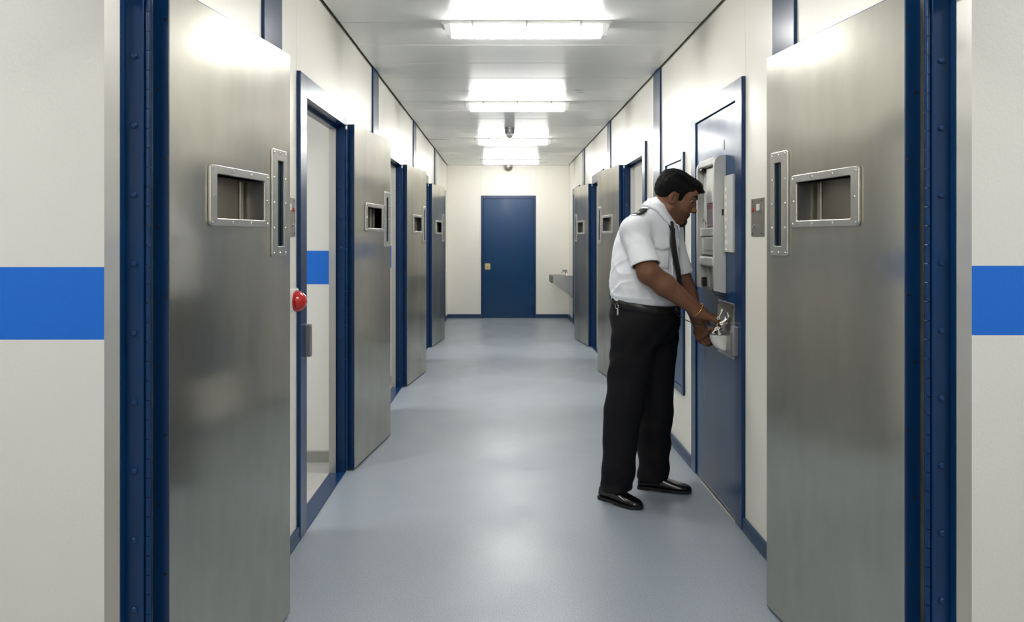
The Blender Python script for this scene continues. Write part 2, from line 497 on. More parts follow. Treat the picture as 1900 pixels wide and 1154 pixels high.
# ---------------------------------------------------------------- ceiling fixtures
def strip_light():
    t = empty('strip_light')
    m = MB().box(-0.49, 0.49, 0.0, 0.145, -0.018, 0.0, 0.004, 2)
    m.build('tray', M['lamp_tray'], t)
    # tapered prismatic bowl
    m = MB()
    def bowl(x0, x1, x0b, x1b):
        bm = m.bm
        A = [bm.verts.new(p) for p in ((x0, 0.010, -0.018), (x1, 0.010, -0.018), (x1, 0.135, -0.018), (x0, 0.135, -0.018))]
        B = [bm.verts.new(p) for p in ((x0b, 0.026, -0.078), (x1b, 0.026, -0.078), (x1b, 0.119, -0.078), (x0b, 0.119, -0.078))]
        bm.faces.new(B[::-1]); bm.faces.new(A)
        for i in range(4):
            bm.faces.new((A[i], A[(i + 1) % 4], B[(i + 1) % 4], B[i]))
    bowl(-0.432, 0.432, -0.432, 0.432)
    bmesh.ops.bevel(m.bm, geom=[e for e in m.bm.edges if all(v.co.z < -0.07 for v in e.verts)], offset=0.012, segments=2, affect='EDGES')
    m.build('diffuser', M['diffuser'], t)
    for s in (-1, 1):
        m = MB()
        x0, x1, x1b = 0.433, 0.476, 0.456
        bm = m.bm
        A = [bm.verts.new((s * p[0], p[1], p[2])) for p in ((x0, 0.010, -0.018), (x1, 0.010, -0.018), (x1, 0.135, -0.018), (x0, 0.135, -0.018))]
        B = [bm.verts.new((s * p[0], p[1], p[2])) for p in ((x0, 0.026, -0.078), (x1b, 0.026, -0.078), (x1b, 0.119, -0.078), (x0, 0.119, -0.078))]
        bm.faces.new(B[::-1]); bm.faces.new(A)
        for i in range(4):
            bm.faces.new((A[i], A[(i + 1) % 4], B[(i + 1) % 4], B[i]))
        m.build('end_cap', M['lamp_rim'], t)
    for x in (-0.31, 0.0, 0.31):
        for yy in (0.004, 0.141):
            MB().box(x - 0.006, x + 0.006, yy - 0.007, yy + 0.007, -0.034, -0.004, 0.002).build('clip', M['clip'], t)
    return t
sl = strip_light()
for k, lab in ((0, 'nearest and largest of the lit white strip lights on the ceiling'),
               (1, 'second lit white strip light from the viewer, before the hanging detector'),
               (2, 'third lit white strip light, just beyond the hanging detector'),
               (3, 'smallest lit white strip light, above the far dome camera'),
               (-1, 'white strip light on the ceiling just behind the viewpoint'),
               (-2, 'white strip light on the ceiling well behind the viewpoint'),
               (-3, 'white strip light on the ceiling beside the wall behind the viewpoint')):
    o = sl if k == 0 else copy_tree(sl)
    o.location = (0.142, 4.457 + 2.65 * k, ZC)
    tag(o, lab, 'light', 'strip lights along the corridor ceiling')

# ---------------------------------------------------------------- cell doors
LW, LH = 0.83, 2.087      # leaf width and top
def cell_door(side):
    """local frame: x along the leaf from hinge to free edge, z up; the steel cell-side face lies at y = 0, the leaf behind it"""
    s = 1 if side == 'left' else -1                       # the wall is on +y for left doors, on -y for right ones
    t = empty('cell_door')
    xs = [0.0, 0.25, 0.585, 0.70, 0.755, LW]
    zs = [0.010, 1.376, 1.465, 1.598, 1.680, LH]
    holes = {(1, 2), (3, 1), (3, 2), (3, 3)}
    MB().slab(xs, zs, holes, s * 0.0018, s * 0.045).build('leaf', M['navy'], t)
    xs2 = [0.003] + xs[1:-1] + [LW - 0.003]; zs2 = [0.013] + zs[1:-1] + [LH - 0.003]
    MB().slab(xs2, zs2, holes, 0.0, s * 0.0018).build('steel_sheet', M['steel'], t)
    # serving hatch seen from the cell: frame, pan and slide
    m = MB().ring(0.208, 0.622, 1.442, 1.624, 0.250, 0.585, 1.465, 1.598, -s * 0.010, 0.0, r=0.014, ri=0.006)
    fr = m.build('hatch_frame', M['steel_trim'], t)
    bmesh_bevel(fr, 0.003)
    rv = MB()
    pts = [(0.222 + i * 0.129, z) for i in range(4) for z in (1.4535, 1.611)] + [(0.229, 1.532), (0.603, 1.532)]
    for (x, z) in pts:
        rv.lathe((x, -s * 0.0098, z), (0, -s, 0), [(0.0055, 0), (0.0045, 0.0018), (0, 0.0026)], 8)
    tag(rv.build('rivets', M['chrome'], fr, 40), kind='stuff')
    pan = MB()
    d0, d1 = s * 0.0, s * 0.068
    pan.box(0.2475, 0.250, d0, d1, 1.4625, 1.6005).box(0.585, 0.5875, d0, d1, 1.4625, 1.6005)
    pan.box(0.250, 0.585, d0, d1, 1.4625, 1.465).box(0.250, 0.585, d0, d1, 1.598, 1.6005)
    pan.box(0.2475, 0.5875, d1, d1 + s * 0.002, 1.4625, 1.6005)
    pan.build('hatch_pan', M['steel_dark'], t)
    MB().box(0.548, 0.572, s * 0.061, s * 0.0679, 1.466, 1.597, 0.002).build('hatch_slide', M['steel_trim'], t)
    # vision slot
    m = MB().ring(0.652, 0.782, 1.340, 1.720, 0.700, 0.755, 1.376, 1.680, -s * 0.008, 0.0, r=0.008, ri=0.003)
    vf = m.build('vision_frame', M['steel_trim'], t)
    bmesh_bevel(vf, 0.0025)
    rv = MB()
    for x in (0.667, 0.769):
        for z in (1.352, 1.442, 1.530, 1.618, 1.708):
            rv.lathe((x, -s * 0.0078, z), (0, -s, 0), [(0.0052, 0), (0.0042, 0.0018), (0, 0.0026)], 8)
    for z in (1.352, 1.708):
        rv.lathe((0.718, -s * 0.0078, z), (0, -s, 0), [(0.0052, 0), (0.0042, 0.0018), (0, 0.0026)], 8)
    tag(rv.build('rivets', M['chrome'], vf, 40), kind='stuff')
    MB().box(0.7005, 0.7545, s * 0.006, s * 0.012, 1.3765, 1.6795).build('slot_glass', M['glass'], t)
    # screws in the hinge-side edge of the leaf
    sm = None
    for i in range(11):
        for (j, yy) in ((0, 0.010), (1, 0.030)):
            if (i + j) % 2: continue
            if sm is None:
                o = MB().lathe((0, 0, 0), (-1, 0, 0), [(0.005, 0), (0.0045, 0.001), (0, 0.0012)], 8).build('screw', M['screw'], t); sm = o.data
            else:
                o = link('screw', sm, None, t)
            o.location = (0.0, s * yy, 0.14 + i * 0.185)
    return t

def bmesh_bevel(o, w):
    md = o.modifiers.new('bevel', 'BEVEL'); md.width = w; md.segments = 2; md.limit_method = 'ANGLE'; md.angle_limit = math.radians(50)

def place_door(o, side, k):
    a = math.radians(7.0)
    if side == 'left':
        o.location = (XL + 0.062, HL[k] + 0.010, 0)
        o.rotation_euler = (0, 0, math.pi / 2 - a)
    else:
        o.location = (XR - 0.062, HR[k] + 0.016, 0)
        o.rotation_euler = (0, 0, math.pi / 2 + a)
LAB = {
    ('left', 0): 'large stainless cell door nearest the viewer on the left, before the red alarm button',
    ('left', 1): 'second stainless cell door along the left wall, swung open beyond the first open doorway',
    ('left', 2): 'third stainless cell door along the left wall, swung open',
    ('left', 3): 'farthest stainless cell door on the left wall, small beside the end wall',
    ('right', 0): 'large stainless steel cell door nearest the viewer on the right wall, beside the switch plate',
    ('right', 2): 'open stainless cell door on the right wall, partly hidden behind the man',
    ('right', 3): 'farthest stainless cell door on the right wall, before the wash basin',
}
for side in ('left', 'right'):
    proto = None
    for k in range(4):
        if (side, k) not in LAB: continue
        if proto is None:
            proto = o = cell_door(side)
        else:
            o = copy_tree(proto)
        place_door(o, side, k)
        tag(o, LAB[(side, k)], 'door', 'stainless cell doors swung open', kind='thing')

# closed navy cell door on the right, with its hatch unit, card strip and lock
a, b, _ = FRAMES['right'][1]
t = empty('cell_door', (XR, (a + b) / 2, 0))
tag(t, 'closed navy cell door with grey serving hatch and lock plate, before the man', 'door', kind='thing')
off = t.location
def P(m, name, material, parent=None, smooth=None):
    return m.build(name, material, parent or t, smooth, off)
XS = XR - 0.010                       # outer face of the closed leaf
P(MB().box(XS, XR + 0.05, a + 0.109, b - 0.109, 0.010, OH + 0.004, 0.002), 'leaf', M['navy_door'])
# hatch unit: tall shallow tray with rounded cheeks
u0, u1, z0, z1, dep = 4.035, 4.405, 1.118, 1.832, 0.060
def cheek(y0, y1):
    pts = [(XS, y0, z0), (XS - dep, y0, z0 + 0.012)]
    R = 0.045
    for q in range(0, 91, 15):
        an = math.radians(q)
        pts.append((XS - dep + R - R * math.cos(an), y0, z1 - R + R * math.sin(an)))
    pts.append((XS, y0, z1))
    return MB().prism(pts, (0, y1 - y0, 0))
P(cheek(u0, u0 + 0.026), 'hatch_cheek', M['grey_metal'])
P(cheek(u1 - 0.026, u1), 'hatch_cheek', M['grey_metal'])
P(MB().box(XS, XS - 0.010, u0 + 0.026, u1 - 0.026, z0, z1), 'hatch_back', M['grey_metal'])
P(MB().box(XS - 0.010, XS - dep + 0.006, u0 + 0.026, u1 - 0.026, z1 - 0.045, z1 - 0.004, 0.008, 3), 'hatch_header', M['grey_metal'])
P(MB().tube((XS - 0.042, u1 - 0.09, z1 - 0.055), (XS - 0.042, u1 - 0.027, z1 - 0.055), 0.013), 'hatch_pivot', M['black'], smooth=40)
P(MB().box(XS - 0.010, XS - 0.034, u0 + 0.028, u1 - 0.115, 1.590, z1 - 0.052, 0.003), 'sliding_panel', M['card_white'])
P(MB().box(XS - 0.010, XS - 0.026, u1 - 0.112, u1 - 0.030, 1.405, z1 - 0.07, 0.003), 'side_rail', M['grey_metal'])
mv = P(MB().box(XS - 0.010, XS - 0.030, u0 + 0.028, u1 - 0.115, 1.462, 1.588, 0.002), 'notice', M['card_mauve'])
P(MB().box(XS - 0.0305, XS - 0.0318, u0 + 0.030, u1 - 0.117, 1.560, 1.586), 'notice_header', M['card_magenta'], mv)
P(MB().box(XS - 0.010, XS - 0.048, u0 + 0.028, u1 - 0.030, 1.412, 1.458, 0.004, 2), 'hatch_ledge', M['grey_metal'])
fl_ = P(MB().box(XS - 0.010, XS - 0.042, u0 + 0.028, u1 - 0.040, 1.312, 1.408, 0.004, 2), 'hatch_flap', M['grey_metal'])
P(MB().box(XS - 0.0415, XS - 0.0432, u0 + 0.085, u1 - 0.12, 1.330, 1.340), 'flap_plate', M['grey_plate'], fl_)
P(MB().box(XS - 0.010, XS - 0.056, u0 + 0.028, u1 - 0.040, 1.252, 1.302, 0.010, 3), 'hatch_handle', M['white_plastic'])
P(MB().box(XS - 0.010, XS - 0.022, u0 + 0.028, u0 + 0.10, 1.14, 1.245, 0.004), 'lower_rail', M['grey_metal'])
P(MB().box(XS - 0.010, XS - 0.020, u1 - 0.11, u1 - 0.07, 1.13, 1.245, 0.004), 'lower_rail', M['grey_metal'])
P(MB().box(XS - 0.010, XS - 0.040, u1 - 0.068, u1 - 0.028, 1.135, 1.185, 0.003), 'latch', M['black'])
P(MB().box(XS - 0.010, XS - 0.020, u0 + 0.115, u0 + 0.132, 1.135, 1.180, 0.002).box(XS - 0.010, XS - 0.020, u0 + 0.150, u0 + 0.160, 1.128, 1.160, 0.002), 'latch', M['black'])
P(MB().path([(XS - 0.014, u0 + 0.05, 1.19), (XS - 0.05, u0 + 0.045, 1.165), (XS - 0.062, u0 + 0.03, 1.13), (XS - 0.05, u0 + 0.012, 1.108), (XS - 0.004, u0 + 0.004, 1.100)], 0.0025, 6), 'wire', M['black'], smooth=40)
P(MB().path([(XS - 0.028, u1 - 0.09, 1.44), (XS - 0.032, u1 - 0.085, 1.49), (XS - 0.034, u1 - 0.06, 1.51), (XS - 0.032, u1 - 0.04, 1.495)], 0.003, 6), 'wire', M['grey_plate'], smooth=40)
P(MB().box(XS - 0.010, XS - 0.021, u0 - 0.0015, u0 + 0.002, 1.520, 1.552), 'cheek_slot', M['black'])
P(MB().box(XS, XS - 0.0015, 4.06, 4.085, 1.862, 1.915), 'number_label', M['card_white'])
# strip of white cards
st = P(MB().box(XS, XS - 0.014, 3.870, 4.028, 1.330, 1.722, 0.004, 2), 'card_strip', M['grey_metal'])
for i in range(8):
    zc = 1.652 - i * 0.0385
    P(MB().box(XS - 0.0135, XS - 0.0165, 3.960, 3.998, zc - 0.0105, zc + 0.0105), 'white_card', M['card_white'], st)
P(MB().lathe((XS - 0.0138, 3.985, 1.345), (-1, 0, 0), [(0.006, 0), (0.005, 0.004), (0, 0.006)], 10), 'stud', M['chrome'], st, 40)
# lock
lk = P(MB().box(XS, XS - 0.008, 3.868, 4.160, 0.800, 1.076, 0.002), 'lock_plate', M['steel_trim'])
m = MB()
for yy in (3.888, 4.140):
    for zz in (0.818, 1.058):
        m.lathe((XS - 0.0078, yy, zz), (-1, 0, 0), [(0.006, 0), (0.005, 0.002), (0, 0.003)], 10)
tag(P(m, 'screws', M['screw'], lk, 40), kind='stuff')
P(MB().lathe((XS - 0.008, 3.985, 1.000), (-1, 0, 0), [(0.024, 0), (0.024, 0.004), (0.020, 0.008), (0.012, 0.009), (0.010, 0.002)], 20), 'keyhole_rose', M['steel_trim'], lk, 40)
# white pull: a rounded shell standing off the plate
m = MB()
nu, nv = 12, 9
grid = []
for i in range(nu + 1):
    row = []
    for j in range(nv + 1):
        u = i / nu; v = j / nv
        an = math.pi * v
        w = 0.052 * (1 - 0.25 * u * u)
        zz = 0.904 - 0.082 * u
        bulge = 0.072 * math.sin(an) ** 0.7 * (math.cos(u * math.pi / 2) ** 0.45 if u < 1 else 0.0)
        row.append(m.bm.verts.new((XS - 0.008 - bulge, 4.045 - w * math.cos(an), zz)))
    grid.append(row)
for i in range(nu):
    for j in range(nv):
        m.bm.faces.new((grid[i][j], grid[i + 1][j], grid[i + 1][j + 1], grid[i][j + 1]))
pull = P(m, 'pull_handle', M['white_plastic'], lk, True)
sd = pull.modifiers.new('thickness', 'SOLIDIFY'); sd.thickness = 0.004
P(MB().box(XS + 0.002, XS - 0.034, 3.800, 3.842, 0.828, 0.972, 0.004, 2), 'strike_box', M['strike'])

# far closed doors hidden behind the last open leaves
for side, (a2, b2, _), lab in (('left', FRAMES['left'][4], 'closed navy door glimpsed beyond the farthest left cell door'), ('right', FRAMES['right'][4], 'closed navy door glimpsed beyond the farthest right cell door')):
    t2 = empty('plain_door', (sx(side, 0), (a2 + b2) / 2, 0))
    MB().box(sx(side, 0.010), sx(side, -0.05), a2 + 0.109, b2 - 0.109, 0.010, OH + 0.004, 0.002).build('leaf', M['navy_door'], t2, None, t2.location)
    tag(t2, lab, 'door', kind='thing')

# end door
t = empty('plain_door', (0.1165, YF, 0))
off = t.location
P(MB().box(-0.357, -0.320, YF - 0.012, YF + 0.06, 0, 2.118, 0.002).box(0.553, 0.590, YF - 0.012, YF + 0.06, 0, 2.118, 0.002).box(-0.320, 0.553, YF - 0.012, YF + 0.06, 2.070, 2.118, 0.002), 'frame', M['navy'])
P(MB().box(-0.317, 0.550, YF + 0.002, YF + 0.045, 0.008, 2.067, 0.002), 'leaf', M['navy_door'])
lp = P(MB().box(-0.292, -0.198, YF + 0.002, YF - 0.006, 0.838, 0.946, 0.003), 'lock_plate', M['brass'])
P(MB().lathe((-0.248, YF - 0.006, 0.880), (0, -1, 0), [(0.016, 0), (0.014, 0.006), (0, 0.007)], 14), 'lock_cylinder', M['steel_dark'], lp, 40)
tag(t, 'plain navy door in the end wall with a small square lock plate', 'door', kind='thing')

# riser hatch on the right wall
y0, y1, z0, z1 = 4.97, 5.55, 0.398, 1.950
t = empty('riser_hatch', (XR, (y0 + y1) / 2, z0)); off = t.location
m = MB()
m.box(XR, XR - 0.016, y0, y0 + 0.045, z0, z1, 0.002).box(XR, XR - 0.016, y1 - 0.045, y1, z0, z1, 0.002)
m.box(XR, XR - 0.016, y0 + 0.045, y1 - 0.045, z1 - 0.045, z1, 0.002).box(XR, XR - 0.016, y0 + 0.045, y1 - 0.045, z0, z0 + 0.045, 0.002)
P(m, 'frame', M['navy'])
P(MB().box(XR, XR - 0.009, y0 + 0.049, y1 - 0.049, z0 + 0.049, z1 - 0.049, 0.002), 'panel', M['navy_door'])
tag(t, 'narrow navy access hatch set high in the right wall behind the man', 'hatch')

# switch plates beside the near doors
def switch_plate(side, y0, y1, z0, z1, lab):
    t = empty('switch_plate', (sx(side, 0), (y0 + y1) / 2, z0))
    o_ = t.location
    S = lambda n: sx(side, n)
    ax = (1, 0, 0) if side == 'left' else (-1, 0, 0)
    h, w = z1 - z0, y1 - y0
    MB().box(S(0), S(0.006), y0, y1, z0, z1, 0.0015).build('plate', M['grey_plate'], t, None, o_)
    MB().box(S(0.005), S(0.018), y0 + w * 0.24, y0 + w * 0.37, z0 + h * 0.66, z0 + h * 0.84, 0.004, 2).build('rocker', M['white_plastic'], t, None, o_)
    MB().lathe((S(0.006), y0 + w * 0.80, z0 + h * 0.70), ax, [(0.010, 0), (0.009, 0.004), (0, 0.006)], 14).build('indicator', M['red'], t, 40, o_)
    MB().lathe((S(0.006), y0 + w * 0.74, z0 + h * 0.28), ax, [(0.009, 0), (0.008, 0.006), (0, 0.007)], 12).build('key_switch', M['chrome'], t, 40, o_)
    m = MB()
    for yy in (y0 + w * 0.12, y1 - w * 0.12):
        for zz in (z0 + h * 0.07, z1 - h * 0.07):
            m.lathe((S(0.0058), yy, zz), ax, [(0.0045, 0), (0.004, 0.0015), (0, 0.002)], 8)
    tag(m.build('screws', M['screw'], t, 40, o_), kind='stuff')
    tag(t, lab, 'switch')
switch_plate('right', 3.47, 3.64, 1.412, 1.584, 'grey metal switch plate with red indicator beside the closed navy door')
switch_plate('left', 3.41, 3.575, 1.412, 1.584, 'grey metal switch plate at the free edge of the near left door')

# red panic button
t = empty('alarm_button', (XL, 3.44, 1.07)); off = t.location
m = MB().box(XL, XL + 0.040, 3.375, 3.505, 1.075, 1.180, 0.006, 2)
P(m, 'back_box', M['white_plastic'], smooth=40)
R = 0.048
P(MB().lathe((XL + 0.040, 3.44, 1.126), (1, 0, 0), [(R * 0.96, 0.0), (R, 0.006), (R * 0.98, 0.014), (R * 0.90, 0.026), (R * 0.74, 0.037), (R * 0.5, 0.046), (R * 0.24, 0.0505), (0, 0.052)], 32), 'dome', M['red'], smooth=True)
tag(t, 'round red domed alarm button on a white box beside the near left door', 'alarm button')

# hanging detector, dome camera
t = empty('smoke_detector', (0.088, 8.85, ZC)); off = t.location
P(MB().lathe((0.088, 8.85, ZC), (0, 0, -1), [(0.060, 0), (0.060, 0.014), (0.054, 0.018), (0.054, 0.064), (0.050, 0.068)], 24), 'body', M['strike'], smooth=40)
m = MB().lathe((0.088, 8.85, ZC - 0.068), (0, 0, -1), [(0.040, 0), (0.040, 0.02), (0.028, 0.034), (0, 0.040)], 18)
P(m, 'sensor', M['white_plastic'], smooth=40)
m = MB()
for i in range(8):
    an = i * math.pi / 4
    m.path([(0.088 + r * math.cos(an), 8.85 + r * math.sin(an), ZC - h) for (r, h) in ((0.052, 0.066), (0.050, 0.085), (0.036, 0.104), (0.0, 0.112))], 0.0028, 5)
P(m, 'cage', M['steel_dark'])
tag(t, 'grey caged detector hanging under the ceiling between two strip lights', 'detector')

t = empty('dome_camera', (0.112, YF, 2.56)); off = t.location
P(MB().box(0.030, 0.194, YF, YF - 0.05, 2.600, 2.640, 0.006, 2).lathe((0.112, YF - 0.078, 2.612), (0, 0, -1), [(0.074, -0.02), (0.077, 0.0), (0.074, 0.012)], 24), 'housing', M['steel_trim'], smooth=40)
P(MB().lathe((0.112, YF - 0.078, 2.600), (0, 0, -1), [(0.068, 0.0), (0.064, 0.022), (0.052, 0.042), (0.030, 0.058), (0, 0.064)], 24), 'dome', M['steel_dark'], smooth=True)
tag(t, 'small steel dome camera high on the end wall above the navy door', 'camera')

# wash basin in the far right corner
t = empty('wash_basin', (XR, 12.98, 0.5)); off = t.location
y0, y1 = 12.74, 13.22
X0 = XR - 0.33
def side_prof(yy, th):
    return MB().prism([(XR, yy, 0.77), (X0, yy, 0.77), (X0, yy, 0.645), (X0 + 0.06, yy, 0.60), (XR - 0.09, yy, 0.47), (XR, yy, 0.385)], (0, th, 0))
P(side_prof(y0, 0.006), 'end_panel', M['steel_trim'])
P(side_prof(y1 - 0.006, 0.006), 'end_panel', M['steel_trim'])
m = MB()
m.prism([(X0, y0 + 0.006, 0.77), (X0, y0 + 0.006, 0.645), (X0 + 0.06, y0 + 0.006, 0.60), (XR - 0.09, y0 + 0.006, 0.47), (XR, y0 + 0.006, 0.385), (XR, y0 + 0.006, 0.40), (XR - 0.085, y0 + 0.006, 0.485), (X0 + 0.064, y0 + 0.006, 0.615), (X0 + 0.012, y0 + 0.006, 0.655), (X0 + 0.012, y0 + 0.006, 0.77)], (0, y1 - y0 - 0.012, 0))
m.prism([(XR, y0 + 0.006, 0.77), (XR - 0.10, y0 + 0.006, 0.77), (XR - 0.14, y0 + 0.006, 0.70), (X0 + 0.02, y0 + 0.006, 0.67), (X0 + 0.02, y0 + 0.006, 0.66), (XR - 0.15, y0 + 0.006, 0.69), (XR, y0 + 0.006, 0.70)], (0, y1 - y0 - 0.012, 0))
P(m, 'bowl', M['steel_trim'])
P(MB().box(X0 - 0.036, X0 - 0.001, y0, y1, 0.655, 0.768, 0.004), 'front_panel', M['steel_dark'])
tp = P(MB().lathe((XR - 0.095, 12.95, 0.768), (0, 0, 1), [(0.026, 0), (0.024, 0.012), (0.020, 0.05), (0.022, 0.07), (0.012, 0.078), (0, 0.079)], 14), 'tap', M['chrome'], smooth=40)
P(MB().path([(XR - 0.10, 12.95, 0.815), (XR - 0.135, 12.95, 0.835), (XR - 0.165, 12.95, 0.826), (XR - 0.176, 12.95, 0.802)], 0.012, 10), 'spout', M['chrome'], tp, 40)
P(MB().box(XR - 0.165, XR - 0.085, 12.935, 12.965, 0.846, 0.862, 0.005, 2), 'lever', M['chrome'], tp)
tag(t, 'stainless wash basin with a tap in the far right corner', 'basin')

# ---------------------------------------------------------------- the officer: implicit surfaces meshed by surface nets
M['skin'] = mat('brown_skin', (114, 77, 56), 0.5, spec=0.35, bump=[(260, 0.12, 0.001)])
M['shirt'] = mat('white_shirt_cotton', (232, 234, 240), 0.8, spec=0.15, bump=[(40, 0.10, 0.003), (900, 0.08, 0.0004)])
M['trouser'] = mat('black_trouser_cloth', (17, 17, 21), 0.75, spec=0.2, bump=[(30, 0.12, 0.004), (700, 0.1, 0.0005)])
M['leather'] = mat('black_polished_leather', (14, 13, 13), 0.18, spec=0.6, bump=[(60, 0.08, 0.001)])
M['belt'] = mat('black_belt_leather', (16, 15, 16), 0.4)
M['hair'] = mat('black_hair', (11, 10, 11), 0.7, spec=0.12, bump=[(180, 0.7, 0.004)], stretch=(0.35, 1, 1))
M['beard'] = mat('dark_stubble', (52, 38, 32), 0.7, spec=0.2, mottle=(420, (30, 24, 22), 1), bump=[(500, 0.5, 0.001)])
M['stubble'] = mat('shaved_stubble_skin', (100, 69, 51), 0.6, spec=0.2, mottle=(300, (88, 61, 47), 1))
M['lip'] = mat('lip', (112, 66, 58), 0.4)
M['eye_white'] = mat('eye_white', (206, 200, 192), 0.15)
M['iris'] = mat('dark_iris', (30, 20, 14), 0.1)
M['tie'] = mat('black_tie', (15, 15, 20), 0.6, bump=[(500, 0.2, 0.0006)])

class Field:
    def __init__(s, lo, hi, h):
        s.lo = np.array(lo, float); s.h = h
        s.n = np.ceil((np.array(hi) - s.lo) / h).astype(int) + 1
        s.ax = [s.lo[i] + h * np.arange(s.n[i]) for i in range(3)]
        s.d = np.full(tuple(s.n), 0.5, np.float32)
    def sub(s, lo, hi):
        a = [max(0, int(math.floor((lo[i] - s.lo[i]) / s.h))) for i in range(3)]
        b = [min(int(s.n[i]), int(math.ceil((hi[i] - s.lo[i]) / s.h)) + 1) for i in range(3)]
        sl = tuple(slice(a[i], max(a[i], b[i])) for i in range(3))
        X = s.ax[0][sl[0]][:, None, None]; Y = s.ax[1][sl[1]][None, :, None]; Z = s.ax[2][sl[2]][None, None, :]
        return sl, X, Y, Z
    def add(s, prim, k=0.0, m=0.03):
        f, lo, hi = prim
        m = m + k
        sl, X, Y, Z = s.sub([v - m for v in lo], [v + m for v in hi])
        e = f(X, Y, Z); c = s.d[sl]
        if k > 0:
            w = np.clip(0.5 + 0.5 * (c - e) / k, 0, 1)
            s.d[sl] = c * (1 - w) + e * w - k * w * (1 - w)
        else:
            s.d[sl] = np.minimum(c, e)
    def cut(s, prim, k=0.0):
        f, lo, hi = prim
        m = 0.03 + k
        sl, X, Y, Z = s.sub([v - m for v in lo], [v + m for v in hi])
        e = -f(X, Y, Z); c = s.d[sl]
        if k > 0:
            w = np.clip(0.5 - 0.5 * (c - e) / k, 0, 1)
            s.d[sl] = c * (1 - w) + e * w + k * w * (1 - w)
        else:
            s.d[sl] = np.maximum(c, e)
    def clip(s, f):
        s.d = np.maximum(s.d, f(s.ax[0][:, None, None], s.ax[1][None, :, None], s.ax[2][None, None, :])).astype(np.float32)
    def warp(s, f, lo=None, hi=None):
        if lo is None: lo, hi = s.lo, s.lo + s.h * s.n
        sl, X, Y, Z = s.sub(lo, hi)
        s.d[sl] = s.d[sl] + f(X, Y, Z)
    def at(s, P):
        P = np.atleast_2d(P); q = (P - s.lo) / s.h
        i = np.clip(np.floor(q).astype(int), 0, s.n - 2); t = np.clip(q - i, 0, 1)
        r = 0
        for a in (0, 1):
            for b in (0, 1):
                for c in (0, 1):
                    w = (t[:, 0] if a else 1 - t[:, 0]) * (t[:, 1] if b else 1 - t[:, 1]) * (t[:, 2] if c else 1 - t[:, 2])
                    r = r + w * s.d[i[:, 0] + a, i[:, 1] + b, i[:, 2] + c]
        return r
    def grad(s, P):
        P = np.atleast_2d(P); e = s.h
        g = np.stack([s.at(P + e * np.eye(3)[i]) - s.at(P - e * np.eye(3)[i]) for i in range(3)], 1)
        return g / (np.linalg.norm(g, axis=1, keepdims=True) + 1e-9)
    def shoot(s, p, d, maxd=0.6):
        p = np.array(p, float); d = np.array(d, float); d /= np.linalg.norm(d); t = 0.0
        while t < maxd:
            v = float(s.at(p + d * t)[0])
            if v < 0.0006: return p + d * t
            t += max(0.0015, min(v, 0.05) * 0.7)
        return None
    def mesh(s, name):
        d = s.d; S = d < 0
        c = lambda a, b, e: (slice(a, a - 1 or None), slice(b, b - 1 or None), slice(e, e - 1 or None))
        cnt = sum(S[c(a, b, e)].astype(np.int8) for a in (0, 1) for b in (0, 1) for e in (0, 1))
        act = np.argwhere((cnt > 0) & (cnt < 8))
        idx = np.full(cnt.shape, -1, np.int32)
        idx[act[:, 0], act[:, 1], act[:, 2]] = np.arange(len(act))
        cor = np.array([(a, b, e) for a in (0, 1) for b in (0, 1) for e in (0, 1)])
        val = np.stack([d[act[:, 0] + q[0], act[:, 1] + q[1], act[:, 2] + q[2]] for q in cor], 1).astype(float)
        acc = np.zeros((len(act), 3)); num = np.zeros(len(act))
        for i in range(8):
            for j in range(i + 1, 8):
                if np.abs(cor[i] - cor[j]).sum() != 1: continue
                va, vb = val[:, i], val[:, j]
                x = (va < 0) != (vb < 0)
                t = np.where(x, va / np.where(x, va - vb, 1), 0)
                acc += np.where(x[:, None], cor[i] + t[:, None] * (cor[j] - cor[i]), 0); num += x
        V = (act + acc / num[:, None]) * s.h + s.lo
        F = []
        for ax in range(3):
            o1, o2 = [(1, 2), (2, 0), (0, 1)][ax]
            lo = [slice(None)] * 3; hi = [slice(None)] * 3
            lo[ax] = slice(0, -1); hi[ax] = slice(1, None)
            A, B = S[tuple(lo)], S[tuple(hi)]
            e = np.argwhere(A != B)
            ok = (e[:, o1] > 0) & (e[:, o2] > 0) & (e[:, o1] < cnt.shape[o1]) & (e[:, o2] < cnt.shape[o2])
            e = e[ok]
            u1 = np.zeros(3, int); u1[o1] = 1; u2 = np.zeros(3, int); u2[o2] = 1
            g = lambda q: idx[q[:, 0], q[:, 1], q[:, 2]]
            q = np.stack([g(e - u1 - u2), g(e - u2), g(e), g(e - u1)], 1)
            inside = A[tuple(e.T)]
            q[~inside] = q[~inside][:, ::-1]
            F.append(q)
        F = np.concatenate(F)
        me = bpy.data.meshes.new(name)
        me.vertices.add(len(V)); me.vertices.foreach_set('co', V.ravel())
        me.loops.add(F.size); me.loops.foreach_set('vertex_index', F.ravel().astype(np.int32))
        me.polygons.add(len(F)); me.polygons.foreach_set('loop_start', np.arange(0, F.size, 4, dtype=np.int32))
        me.update(calc_edges=True); me.validate()
        me.polygons.foreach_set('use_smooth', np.ones(len(me.polygons), bool))
        return me

V3 = lambda *a: np.array(a, float)
def nrm(v): v = np.array(v, float); return v / np.linalg.norm(v)

